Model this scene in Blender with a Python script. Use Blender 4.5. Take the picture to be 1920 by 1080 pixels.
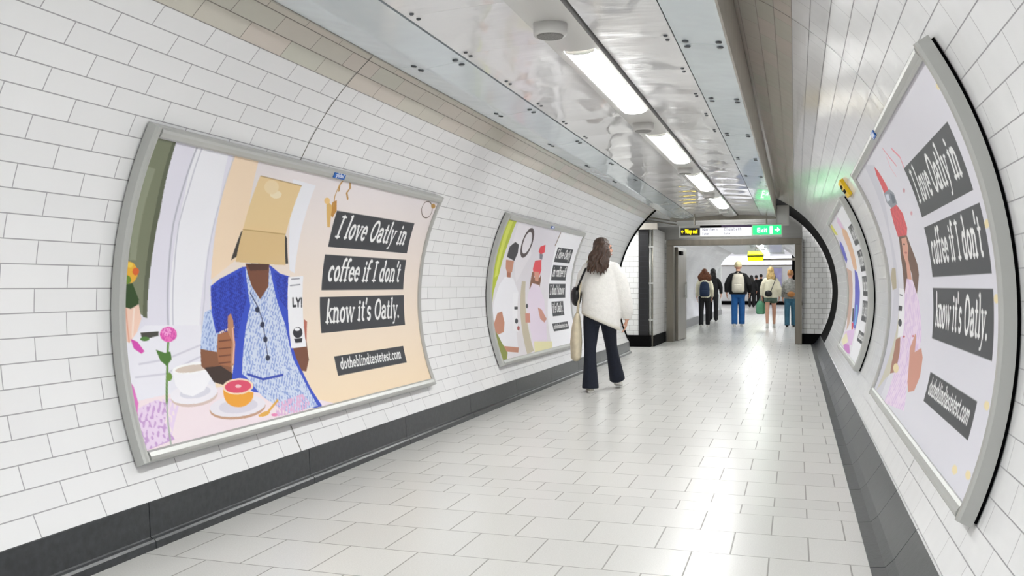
import bpy, bmesh, math, random
import numpy as np
from mathutils import Vector, Matrix, Euler
for o in list(bpy.data.objects): bpy.data.objects.remove(o)
SC = bpy.context.scene
COL = SC.collection
PI = math.pi
rnd = random.Random(7)
# ------------------------------------------------------------------ camera, world, exposure
CAMZ = 1.165
TH = math.atan2(531.0, 1700.0)
cd = bpy.data.cameras.new('camera'); cam = bpy.data.objects.new('camera', cd); COL.objects.link(cam)
cam.location = (0, 0, CAMZ); cam.rotation_euler = (PI/2, 0, TH)
cd.sensor_width = 36; cd.lens = 1700/1920*36; cd.shift_y = -4/1920; cd.clip_start = 0.05; cd.clip_end = 200
SC.camera = cam
w = bpy.data.worlds.new('world'); SC.world = w; w.use_nodes = True
w.node_tree.nodes['Background'].inputs[0].default_value = (1, 1, 1, 1)
w.node_tree.nodes['Background'].inputs[1].default_value = 0.3
SC.view_settings.view_transform = 'Standard'; SC.view_settings.look = 'None'
SC.view_settings.exposure = 1.56; SC.view_settings.gamma = 1; SC.view_settings.use_curve_mapping = False
LIGHT = 13.0          # strength of the tube diffusers
# ------------------------------------------------------------------ helpers
def lin(h):
    if isinstance(h, str):
        h = [int(h[i:i+2], 16)/255 for i in (0, 2, 4)]
    return [c/12.92 if c <= .04045 else ((c+.055)/1.055)**2.4 for c in h]
def mat(name, col, rough=.5, metal=0., emit=None, es=1., noise=0., nscale=20., bump=0., bscale=60., coat=0., spec=.5, stretch=(1, 1, 1), bdist=.01):
    m = bpy.data.materials.new(name); m.use_nodes = True
    nt = m.node_tree; b = nt.nodes['Principled BSDF']
    c = lin(col)
    b.inputs['Base Color'].default_value = (*c, 1); b.inputs['Roughness'].default_value = rough
    b.inputs['Metallic'].default_value = metal; b.inputs['Coat Weight'].default_value = coat
    b.inputs['Specular IOR Level'].default_value = spec
    if emit: b.inputs['Emission Color'].default_value = (*lin(emit), 1); b.inputs['Emission Strength'].default_value = es
    if noise or bump:
        tc = nt.nodes.new('ShaderNodeTexCoord'); mp = nt.nodes.new('ShaderNodeMapping'); mp.inputs['Scale'].default_value = stretch
        nt.links.new(tc.outputs['Object'], mp.inputs['Vector'])
    if noise:
        n = nt.nodes.new('ShaderNodeTexNoise'); n.inputs['Scale'].default_value = nscale; n.inputs['Detail'].default_value = 4
        nt.links.new(mp.outputs[0], n.inputs['Vector'])
        r = nt.nodes.new('ShaderNodeValToRGB')
        r.color_ramp.elements[0].position = .3; r.color_ramp.elements[1].position = .7
        r.color_ramp.elements[0].color = (*[x*(1-noise) for x in c], 1); r.color_ramp.elements[1].color = (*[min(1, x*(1+noise)) for x in c], 1)
        nt.links.new(n.outputs['Fac'], r.inputs[0]); nt.links.new(r.outputs[0], b.inputs['Base Color'])
    if bump:
        n2 = nt.nodes.new('ShaderNodeTexNoise'); n2.inputs['Scale'].default_value = bscale; n2.inputs['Detail'].default_value = 3
        nt.links.new(mp.outputs[0], n2.inputs['Vector'])
        bp = nt.nodes.new('ShaderNodeBump'); bp.inputs['Strength'].default_value = bump; bp.inputs['Distance'].default_value = bdist
        nt.links.new(n2.outputs['Fac'], bp.inputs['Height']); nt.links.new(bp.outputs[0], b.inputs['Normal'])
    return m
def brick_mat(name, c1, c2, grout, bw, rh, mortar, rough=.12, off=.5, uv=True, gr=.7, speckle=0., bump=.25, ring=None, coat=0., wav=0., wscale=6., old=None):
    m = bpy.data.materials.new(name); m.use_nodes = True
    nt = m.node_tree; b = nt.nodes['Principled BSDF']; L = nt.links.new
    tc = nt.nodes.new('ShaderNodeTexCoord')
    br = nt.nodes.new('ShaderNodeTexBrick'); br.offset = off; br.offset_frequency = 2; br.squash = 1
    L(tc.outputs['UV'], br.inputs['Vector'])
    for k, v in (('Scale', 1), ('Mortar Size', mortar), ('Mortar Smooth', .1), ('Bias', 0), ('Brick Width', bw), ('Row Height', rh)): br.inputs[k].default_value = v
    br.inputs['Color1'].default_value = (*lin(c1), 1); br.inputs['Color2'].default_value = (*lin(c2), 1); br.inputs['Mortar'].default_value = (*lin(grout), 1)
    col = br.outputs['Color']
    fac = br.outputs['Fac']
    if speckle:
        n = nt.nodes.new('ShaderNodeTexNoise'); n.inputs['Scale'].default_value = 160; n.inputs['Detail'].default_value = 5; n.inputs['Roughness'].default_value = .8
        L(tc.outputs['UV'], n.inputs['Vector'])
        mx = nt.nodes.new('ShaderNodeMix'); mx.data_type = 'RGBA'; mx.blend_type = 'MULTIPLY'; mx.inputs[0].default_value = 1
        r = nt.nodes.new('ShaderNodeValToRGB'); r.color_ramp.elements[0].position = .35; r.color_ramp.elements[1].position = .62
        g0 = 1-speckle; r.color_ramp.elements[0].color = (g0, g0, g0*.98, 1); r.color_ramp.elements[1].color = (1, 1, 1, 1)
        L(n.outputs['Fac'], r.inputs[0]); L(col, mx.inputs[6]); L(r.outputs[0], mx.inputs[7]); col = mx.outputs[2]
    if old:                   # upper courses laid in older, yellowed tiles
        b2 = nt.nodes.new('ShaderNodeTexBrick'); b2.offset = off; b2.offset_frequency = 2; L(tc.outputs['UV'], b2.inputs['Vector'])
        for k, v in (('Scale', 1), ('Mortar Size', mortar), ('Mortar Smooth', .1), ('Bias', 0), ('Brick Width', bw), ('Row Height', rh)): b2.inputs[k].default_value = v
        b2.inputs['Color1'].default_value = (*lin('d3c9bf'), 1); b2.inputs['Color2'].default_value = (*lin('cbcabd'), 1); b2.inputs['Mortar'].default_value = (*lin('8a847c'), 1)
        sy = nt.nodes.new('ShaderNodeSeparateXYZ'); L(tc.outputs['UV'], sy.inputs[0])
        a = nt.nodes.new('ShaderNodeMath'); a.operation = 'GREATER_THAN'; a.inputs[1].default_value = old; L(sy.outputs[1], a.inputs[0])
        mx = nt.nodes.new('ShaderNodeMix'); mx.data_type = 'RGBA'; L(a.outputs[0], mx.inputs[0]); L(col, mx.inputs[6]); L(b2.outputs['Color'], mx.inputs[7]); col = mx.outputs[2]
    if ring is not None:      # dark movement joints running round the tunnel at these u positions
        sx = nt.nodes.new('ShaderNodeSeparateXYZ'); L(tc.outputs['UV'], sx.inputs[0])
        for u0 in ring:
            a = nt.nodes.new('ShaderNodeMath'); a.operation = 'COMPARE'; a.inputs[1].default_value = u0; a.inputs[2].default_value = .0045
            L(sx.outputs[0], a.inputs[0])
            mx = nt.nodes.new('ShaderNodeMix'); mx.data_type = 'RGBA'; L(a.outputs[0], mx.inputs[0]); L(col, mx.inputs[6]); mx.inputs[7].default_value = (*lin('6a6863'), 1); col = mx.outputs[2]
    L(col, b.inputs['Base Color'])
    rr = nt.nodes.new('ShaderNodeMapRange'); rr.inputs['To Min'].default_value = rough; rr.inputs['To Max'].default_value = gr
    L(fac, rr.inputs['Value']); L(rr.outputs[0], b.inputs['Roughness'])
    b.inputs['Coat Weight'].default_value = coat
    bp = nt.nodes.new('ShaderNodeBump'); bp.invert = True; bp.inputs['Strength'].default_value = bump; bp.inputs['Distance'].default_value = .002
    L(fac, bp.inputs['Height'])
    if wav:
        n3 = nt.nodes.new('ShaderNodeTexNoise'); n3.inputs['Scale'].default_value = wscale; n3.inputs['Detail'].default_value = 1
        L(tc.outputs['UV'], n3.inputs['Vector'])
        bp2 = nt.nodes.new('ShaderNodeBump'); bp2.inputs['Strength'].default_value = wav; bp2.inputs['Distance'].default_value = .02
        L(n3.outputs['Fac'], bp2.inputs['Height']); L(bp2.outputs[0], bp.inputs['Normal'])
    L(bp.outputs[0], b.inputs['Normal'])
    return m
def link(name, me, m=None, parent=None, smooth=False):
    o = bpy.data.objects.new(name, me); COL.objects.link(o)
    if m is not None:
        for x in (m if isinstance(m, (list, tuple)) else [m]): me.materials.append(x)
    if parent is not None: o.parent = parent
    if smooth: me.polygons.foreach_set('use_smooth', [True]*len(me.polygons))
    return o
def mesh(verts, faces, uvs=None):
    me = bpy.data.meshes.new('mesh'); me.from_pydata([tuple(v) for v in verts], [], faces)
    if uvs is not None:
        uv = me.uv_layers.new(name='UVMap')
        for p in me.polygons:
            for li in p.loop_indices: uv.data[li].uv = uvs[me.loops[li].vertex_index]
    me.update(); return me
def tag(o, label=None, cat=None, group=None, kind=None):
    if label: o['label'] = label
    if cat: o['category'] = cat
    if group: o['group'] = group
    if kind: o['kind'] = kind
    return o
def empty(name, loc=(0, 0, 0), rz=0., label=None, cat=None, group=None):
    o = bpy.data.objects.new(name, None); COL.objects.link(o); o.location = loc; o.rotation_euler = (0, 0, rz); o.empty_display_size = .1
    return tag(o, label, cat, group)
def struct(o): o['kind'] = 'structure'; return o
class MB:
    def __init__(s): s.v = []; s.f = []; s.mi = []
    def add(s, V, F, mi=0):
        n = len(s.v); s.v += [tuple(v) for v in V]; s.f += [tuple(i+n for i in f) for f in F]; s.mi += [mi]*len(F); return s
    def box(s, x0, x1, y0, y1, z0, z1, mi=0):
        V = [(x, y, z) for z in (z0, z1) for y in (y0, y1) for x in (x0, x1)]
        return s.add(V, [(0, 2, 3, 1), (4, 5, 7, 6), (0, 1, 5, 4), (2, 6, 7, 3), (0, 4, 6, 2), (1, 3, 7, 5)], mi)
    def tube(s, pts, rad, n=12, caps=True, mi=0, flat=1.):
        pts = [Vector(p) for p in pts]
        if not isinstance(rad, (list, tuple)): rad = [rad]*len(pts)
        V = []; F = []; t0 = None
        up = None
        for i, p in enumerate(pts):
            t = (pts[min(i+1, len(pts)-1)]-pts[max(i-1, 0)]).normalized()
            if up is None:
                up = Vector((0, 1, 0)) if abs(t.y) < .9 else Vector((1, 0, 0))
            a = (up-t*up.dot(t)).normalized(); bb = t.cross(a); up = a
            for k in range(n):
                q = 2*PI*k/n; V.append(p+a*math.cos(q)*rad[i]*flat+bb*math.sin(q)*rad[i])
        for i in range(len(pts)-1):
            for k in range(n):
                k2 = (k+1) % n; F.append((i*n+k, i*n+k2, (i+1)*n+k2, (i+1)*n+k))
        if caps:
            F.append(tuple(range(n-1, -1, -1))); F.append(tuple((len(pts)-1)*n+k for k in range(n)))
        return s.add(V, F, mi)
    def ball(s, c, r, rot=None, nu=14, nv=9, mi=0):
        c = Vector(c); r = Vector(r) if not isinstance(r, (int, float)) else Vector((r, r, r))
        M = Euler(rot).to_matrix() if rot else Matrix.Identity(3)
        V = [c+M@Vector((0, 0, -r.z))]; F = []
        for j in range(1, nv):
            a = -PI/2+PI*j/nv
            for k in range(nu):
                q = 2*PI*k/nu; V.append(c+M@Vector((r.x*math.cos(a)*math.cos(q), r.y*math.cos(a)*math.sin(q), r.z*math.sin(a))))
        V.append(c+M@Vector((0, 0, r.z)))
        for k in range(nu): F.append((0, 1+(k+1) % nu, 1+k))
        for j in range(nv-2):
            for k in range(nu):
                a = 1+j*nu; F.append((a+k, a+(k+1) % nu, a+nu+(k+1) % nu, a+nu+k))
        t = len(V)-1; a = 1+(nv-2)*nu
        for k in range(nu): F.append((a+k, a+(k+1) % nu, t))
        return s.add(V, F, mi)
    def cap(s, p, q, r1, r2=None, n=12):
        r2 = r1 if r2 is None else r2
        p = Vector(p); q = Vector(q); t = (q-p).normalized(); P = []; R = []
        for k in range(4):
            a = PI/2*(1-k/4.); P.append(p-t*r1*math.sin(a)); R.append(max(r1*math.cos(a), .0008))
        P.append(p); R.append(r1); P.append(q); R.append(r2)
        for k in range(1, 5):
            a = PI/2*k/4.; P.append(q+t*r2*math.sin(a)); R.append(max(r2*math.cos(a), .0008))
        return s.tube(P, R, n)
    def loft(s, rings, n=20):       # rings: (cx, cy, z, rx, ry)
        V = []; F = []
        for (cx, cy, z, rx, ry) in rings:
            for k in range(n):
                q = 2*PI*k/n; V.append((cx+rx*math.cos(q), cy+ry*math.sin(q), z))
        for i in range(len(rings)-1):
            for k in range(n):
                k2 = (k+1) % n; F.append((i*n+k, i*n+k2, (i+1)*n+k2, (i+1)*n+k))
        F.append(tuple(range(n-1, -1, -1))); F.append(tuple((len(rings)-1)*n+k for k in range(n)))
        return s.add(V, F)
    def build(s, name, m, parent=None, smooth=False, bevel=0.):
        me = bpy.data.meshes.new('mesh'); me.from_pydata(s.v, [], s.f)
        me.polygons.foreach_set('material_index', s.mi)
        bm = bmesh.new(); bm.from_mesh(me); bmesh.ops.recalc_face_normals(bm, faces=bm.faces)
        if bevel: bmesh.ops.bevel(bm, geom=list(bm.edges), offset=bevel, segments=2, affect='EDGES', profile=.5)
        bm.to_mesh(me); bm.free(); me.update()
        return link(name, me, m, parent, smooth)
    def blob(s, name, m, parent=None, voxel=.012, smooth=3):      # one continuous skin over all the shapes
        o = s.build(name, None, parent)
        r = o.modifiers.new('r', 'REMESH'); r.mode = 'VOXEL'; r.voxel_size = voxel
        k = o.modifiers.new('s', 'SMOOTH'); k.factor = .5; k.iterations = smooth
        dg = bpy.context.evaluated_depsgraph_get(); dg.update()
        me = bpy.data.meshes.new_from_object(o.evaluated_get(dg))
        o.modifiers.clear(); o.data = me; me.materials.clear()
        me.materials.append(m); me.polygons.foreach_set('use_smooth', [True]*len(me.polygons)); me.update()
        return o
# ------------------------------------------------------------------ the tunnel
TR = 1.83; XC = -1.13; ZC = CAMZ-.11     # radius and centre of the round lining
ROW_L = math.radians(3.1)*TR; ROW_R = math.radians(3.38)*TR; TW = .345
def circ(r, deg): a = math.radians(deg); return XC+r*math.cos(a), ZC+r*math.sin(a)
M_grout_dark = mat('dark_joint', '151515', .6)
M_tileL = brick_mat('white_glazed_tile', 'ededee', 'e9e9ea', 'a3a2a5', TW, ROW_L, .0026, rough=.16, ring=[4.68-2.945+.1725+TW*100+1.0], wav=.05, old=ROW_L*214)
M_tileR = brick_mat('white_glazed_tile_fine_joint', 'ededee', 'e9e9ea', '9b9a9d', TW, ROW_R, .0024, rough=.15, ring=[4.765+TW*100+1.0], wav=.08, old=ROW_R*212)
M_tileF = brick_mat('white_glazed_tile_small', 'ececeb', 'e6e6e4', 'a5a3a0', .152, .102, .004, rough=.2)
M_black_tile = brick_mat('black_glazed_tile', '0d0d10', '101014', '2a2a30', .152, .102, .004, rough=.45)
M_floor = brick_mat('grey_terrazzo_tile', 'd6d5d2', 'cdccc9', '94928e', .326, .372, .0034, rough=.28, speckle=.17, gr=.5, bump=.15)
M_skirt = mat('black_skirting_stone', '34373a', .28, noise=.25, nscale=30, bump=.05, bscale=90)
M_black = mat('black_paint', '060607', .85, spec=.1)
M_alu = mat('brushed_aluminium', 'bfc0bd', .38, .5, bump=.02, bscale=200)
M_steel = mat('dull_stainless_steel', '8f8a80', .35, .8, noise=.1, nscale=8, stretch=(1, 1, .1))
def arc_wall(name, a0, a1, y0, y1, m, row, offv, offu, parent=None, r=TR, da=1.55):
    n = max(2, int(abs(a1-a0)/da)); V = []; U = []; F = []
    for i in range(n+1):
        a = a0+(a1-a0)*i/n; x, z = circ(r, a)
        el = (a if a < 90 else 180-a)        # elevation angle above the springing line
        for y in (y0, y1):
            V.append((x, y, z)); U.append((y+offu, math.radians(el)*TR+offv))
    for i in range(n): F.append((2*i, 2*i+1, 2*i+3, 2*i+2))
    return link(name, mesh(V, F, U), m, parent, True)
YL_END = 15.6; YR_END = 19.0; Y0 = -9.0
# keep the joint phase a whole number of tiles
offuL = -2.945+TW*.5+TW*102
offvL = ROW_L*200; offvR = -math.radians(12.0)*TR+ROW_R*200; offuR = TW*100+.08
for nd, u0 in ((M_tileL, 4.68+offuL), (M_tileR, 4.765+offuR)):
    for q in nd.node_tree.nodes:
        if q.type == 'MATH' and q.operation == 'COMPARE': q.inputs[1].default_value = u0
struct(arc_wall('wall_left', 207.9, 93, Y0, YL_END, M_tileL, ROW_L, offvL, offuL))
struct(arc_wall('wall_right', -28.6, 93, Y0, 16.5, M_tileR, ROW_R, offvR, offuR))
# black painted ring where the right lining ends, black edge strip at the left end
struct(arc_wall('trim_1', -34, 93, 16.5, YR_END, M_black, ROW_R, 0, 0))
mb = MB()
pa = [circ(TR-.02, a) for a in np.linspace(207, 96, 40)]; pb = [circ(TR+.06, a) for a in np.linspace(207, 96, 40)]
V = []; F = []
for (x, z), (x2, z2) in zip(pa, pb): V += [(x, YL_END-.03, z), (x, YL_END+.02, z), (x2, YL_END+.02, z2), (x2, YL_END-.03, z2)]
for i in range(39):
    for k in range(4): F.append((4*i+k, 4*i+(k+1) % 4, 4*i+4+(k+1) % 4, 4*i+4+k))
mb.add(V, F); struct(mb.build('trim_2', M_black))
# floor with one run of two half-width courses, as laid
FV = []; FU = []; FF = []
K = 1.0591
ys = [(-9.0, -9.0), (4.51*K, 4.51*K), (4.70*K, 4.51*K+.372), (4.90*K, 4.51*K+.744), (60.0, 60.0-4.90*K+4.51*K+.744)]
for y, v in ys:
    for x in (-4.6, 1.6): FV.append((x, y, 0)); FU.append((x-.053*K+.163+.326*100, v-3.81*K+.372*100))
for i in range(4): FF.append((2*i, 2*i+1, 2*i+3, 2*i+2))
struct(link('floor', mesh(FV, FF, FU), M_floor))
# skirtings
def skirt(name, prof, y0, y1, joints, sgn):
    ys = [y0]+sorted(joints)+[y1]; mb = MB(); g = .0025
    for a, b in zip(ys[:-1], ys[1:]):
        V = []
        for y in (a+g, b-g): V += [(x, y, z) for x, z in prof]
        n = len(prof); F = [(k, (k+1) % n, n+(k+1) % n, n+k) for k in range(n)]+[tuple(range(n)), tuple(range(2*n-1, n-1, -1))]
        mb.add(V, F)
    return struct(mb.build(name, M_skirt))
C0 = CAMZ
skirt('baseboard_left', [(-2.752, C0-.962), (-2.742, C0-.966), (-2.733, .052), (-2.729, .046), (-2.712, .042), (-2.704, .032), (-2.70, -.02), (-2.95, -.02), (-2.95, C0-.962)], Y0, YL_END,
      [3.177*K+1.39*k-1.39*8 for k in range(17)], -1)
skirt('baseboard_right', [(.480, C0-.984), (.47, C0-.99), (.385, .045), (.372, .032), (.352, .012), (.294, .006), (.294, -.02), (.75, -.02), (.75, C0-.984)], Y0, YR_END,
      [4.75+.745*k-.745*18 for k in range(37)], 1)
# ------------------------------------------------------------------ suspended ceiling box
def cz(dx):     # height of the shallow vault over the offset from the tunnel axis
    return CAMZ+1.265-.08*dx*dx+.3*max(0., -.835-dx)
CEND = 16.6
M_dark_void = mat('dark_ceiling_void', '0b0b0b', .8)
M_panel = mat('grey_white_enamel_panel', 'ededee', .3, .0, bump=.8, bscale=1.4, stretch=(1.0, 2.6, 1), coat=.9, bdist=.035)
M_strip = mat('pale_blue_polished_steel', 'dbe5ea', .24, .35, bump=.8, bscale=1.1, stretch=(1.5, 1.2, 1), coat=.4, bdist=.03)
M_trim = mat('warm_grey_enamel_edge', 'aaa59c', .4, .3, noise=.08, nscale=6)
M_bolt = mat('dull_bolt_head', '5d6164', .4, .7)
ceil = struct(link('ceiling', mesh([(XC-1.04, Y0, CAMZ+1.36), (XC+.81, Y0, CAMZ+1.36), (XC+.81, CEND, CAMZ+1.36), (XC-1.04, CEND, CAMZ+1.36)], [(0, 1, 2, 3)]), M_dark_void))
def panel(x0, x1, y0, y1, m, pil, bend=False, nx=10, ny=8):
    V = []; F = []
    for j in range(ny+1):
        for i in range(nx+1):
            u = i/nx; v = j/ny; dx = x0+(x1-x0)*u
            z = cz(dx)+pil*math.sin(PI*v)*math.sin(PI*u)
            V.append((XC+dx, y0+(y1-y0)*v, z))
    for j in range(ny):
        for i in range(nx):
            a = j*(nx+1)+i; F.append((a, a+nx+1, a+nx+2, a+1))
    nb = len(V)
    # return edges so that the panel has thickness
    ring = [i for i in range(nx+1)]+[j*(nx+1)+nx for j in range(1, ny+1)]+[ny*(nx+1)+i for i in range(nx-1, -1, -1)]+[j*(nx+1) for j in range(ny-1, 0, -1)]
    nr = len(ring)
    for r in ring: V.append(V[r])
    for r in ring: V.append((V[r][0], V[r][1], V[r][2]+.022))
    nf = len(F)
    for k in range(nr): k2 = (k+1) % nr; F.append((nb+k, nb+k2, nb+nr+k2, nb+nr+k))
    me = mesh(V, F)
    for q in me.polygons[:nf]: q.use_smooth = True
    o = link('ceiling_panel', me, m, ceil)
    return o
bolt_me = None
def bolt(dx, y, r=.013, par=None):
    global bolt_me
    if bolt_me is None:
        mb = MB(); mb.tube([(0, 0, .004), (0, 0, -.004), (0, 0, -.008)], [.013, .013, .009], 12)
        bolt_me = mb.build('bolt', M_bolt, par); o = bolt_me
    else:
        o = bolt_me.copy(); COL.objects.link(o); o.parent = par
    sl = (cz(dx+.01)-cz(dx-.01))/.02
    o.location = (XC+dx, y, cz(dx)); o.rotation_euler = (0, -math.atan(sl), 0); o.scale = (r/.013, r/.013, 1)
g = .006
sj = [Y0, -2.57]+[3.23+1.45*k for k in range(-2, 10)]; sj = [y for y in sj if y < CEND-.3]+[CEND]
cj = [Y0, 1.01]+[3.85+.71*k for k in range(-3, 18)]; cj = [y for y in cj if y < CEND-.2]+[CEND]
for s in (-1, 1):
    for a, b in zip(sj[:-1], sj[1:]):
        x0, x1 = (-1.03, -.594) if s < 0 else (.559, .8025); p = panel(x0, x1, a+.0015, b-.0015, M_strip, .002, nx=22 if s < 0 else 8)
        if 2.5 < a < 11:
            for ex in ((.885, .64) if s < 0 else (.765, .60)):
                for d in (.05, -.05):
                    bolt(s*ex, a+d, .017, p)
    for a, b in zip(cj[:-1], cj[1:]):
        x0, x1 = (-.580, -.10) if s < 0 else (.168, .553); p = panel(x0, x1, a+.001, b-.001, M_panel, -.006 if b-a < 1 else .0, nx=12, ny=10)
        if 3 < a < 8:
            for d in (.04, -.04): bolt(-.54 if s < 0 else .515, a+d, .011, p)
# deep side plates of the box; light bevel on the lower left edge
mb = MB()
mb.box(XC+.8035, XC+.815, Y0, CEND, cz(.8)-.004, CAMZ+1.52)
sp = mb.build('side_plate', M_trim, ceil)
mb = MB(); mb.box(XC-1.042, XC-1.031, Y0, CEND, cz(-1.03)-.004, CAMZ+1.42); mb.build('side_plate', M_trim, ceil)
mb = MB(); mb.box(XC-1.042, XC+.815, CEND+.001, CEND+.02, cz(.97)-.01, CAMZ+1.42); mb.build('end_plate', M_steel, ceil)
# light trunking
def trunk_z(dx): return CAMZ+1.236+.9*dx*dx
tr = empty('light_trunking', (XC+.032, 0, CAMZ+1.3), 0, 'continuous grey white rounded light trunking down the middle of the ceiling', 'light trunking')
M_trunk = mat('grey_white_trunking', 'd6d5d2', .3, .2)
mb = MB()
def trunk_seg(xa, xb, ya, yb, n=8, top=.055, bot=None):
    P = [(dx, (trunk_z(dx)-tr.location.z) if bot is None else bot) for dx in np.linspace(xa, xb, n)]; P = P+[(dx, top) for dx, z in P[::-1]]
    V = [(dx, y, z) for y in (ya, yb) for dx, z in P]; m = len(P)
    mb.add(V, [(k, (k+1) % m, m+(k+1) % m, m+k) for k in range(m)]+[tuple(range(m)), tuple(range(2*m-1, m-1, -1))])
LY = [(4.66+2.76*i, 4.66+2.76*i+1.76) for i in range(-4, 4)]      # lengths left open for the tube lights
yy = Y0
for ya, yb in LY:
    trunk_seg(-.125, .117, yy, ya, 13)
    trunk_seg(-.125, -.073, ya, yb); trunk_seg(.097, .117, ya, yb); trunk_seg(-.073, .097, ya, yb, 4, bot=.03)
    yy = yb
trunk_seg(-.125, .117, yy, CEND, 13)
mb.build('trunking_body', M_trunk, tr, False)
M_diff = mat('lit_diffuser', 'ffffff', .5, emit='fafbf9', es=LIGHT)
places = ['nearest the camera', 'second along the ceiling', 'third along the ceiling', 'fourth along the ceiling', 'farthest, just before the hanging sign']
def light_unit(y0, y1, label, xc=XC, zoff=0., md=None):
    t = empty('ceiling_light', (xc+.044, (y0+y1)/2, CAMZ+1.249+zoff), 0, label, 'ceiling light', 'tube lights along the ceiling')
    V = []; F = []; h = (y1-y0)/2
    prof = [(.083*math.cos(a), -.004-.024*math.sin(a)) for a in np.linspace(PI, 0, 13)]
    prof = [(x, .02 if abs(x) > .0829 else z) for x, z in prof]
    for y in (-h+.02, h-.02):
        for x, z in prof: V.append((x, y, z))
    n = len(prof)
    for k in range(n): F.append((k, (k+1) % n, n+(k+1) % n, n+k))
    F += [tuple(range(n)), tuple(range(2*n-1, n-1, -1))]
    mb = MB(); mb.add(V, F); mb.build('diffuser', md or M_diff, t, False)
    for s in (-1, 1):
        mb = MB(); P2 = [(x*1.01, z-.002) for x, z in prof]; V = []
        for y in (s*(h-.02), s*(h-.012)):
            for x, z in P2: V.append((x, y, z))
        F = [(k, (k+1) % n, n+(k+1) % n, n+k) for k in range(n)]+[tuple(range(n)), tuple(range(2*n-1, n-1, -1))]
        mb.add(V, F); mb.build('end_cap', M_trunk, t)
    return t
PIT = 2.76
k = 0
for i in range(-4, 4):
    y0 = 4.66+PIT*i; y1 = y0+1.76
    lb = 'long glowing tube light in the ceiling, '+({0: 'nearest the camera', 1: 'second nearest the camera', 2: 'third from the camera', 3: 'last before the hanging sign'}.get(i) or 'behind the camera')
    light_unit(y0, y1, lb)
M_disc = mat('grey_speaker_grille', '8a8986', .5, .3, noise=.3, nscale=160)
for i in range(0, 5):
    y = 4.16+PIT*i
    if y > CEND-.3: break
    t = empty('ceiling_speaker', (XC+.02, y, CAMZ+1.197), 0, 'round grey ceiling speaker %s' % ['before the nearest tube light', 'between the first and second tube lights', 'between the second and third tube lights', 'between the third and fourth tube lights', 'after the fourth tube light'][i], 'speaker', 'round speakers along the light trunking')
    mb = MB(); mb.tube([(0, 0, .06), (0, 0, .0), (0, 0, -.012)], [.082, .08, .076], 32); mb.build('speaker_housing', M_trunk, t, True)
    mb = MB(); mb.tube([(0, 0, -.010), (0, 0, -.018)], [.066, .060], 32); mb.build('speaker_grille', M_disc, t)
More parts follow.
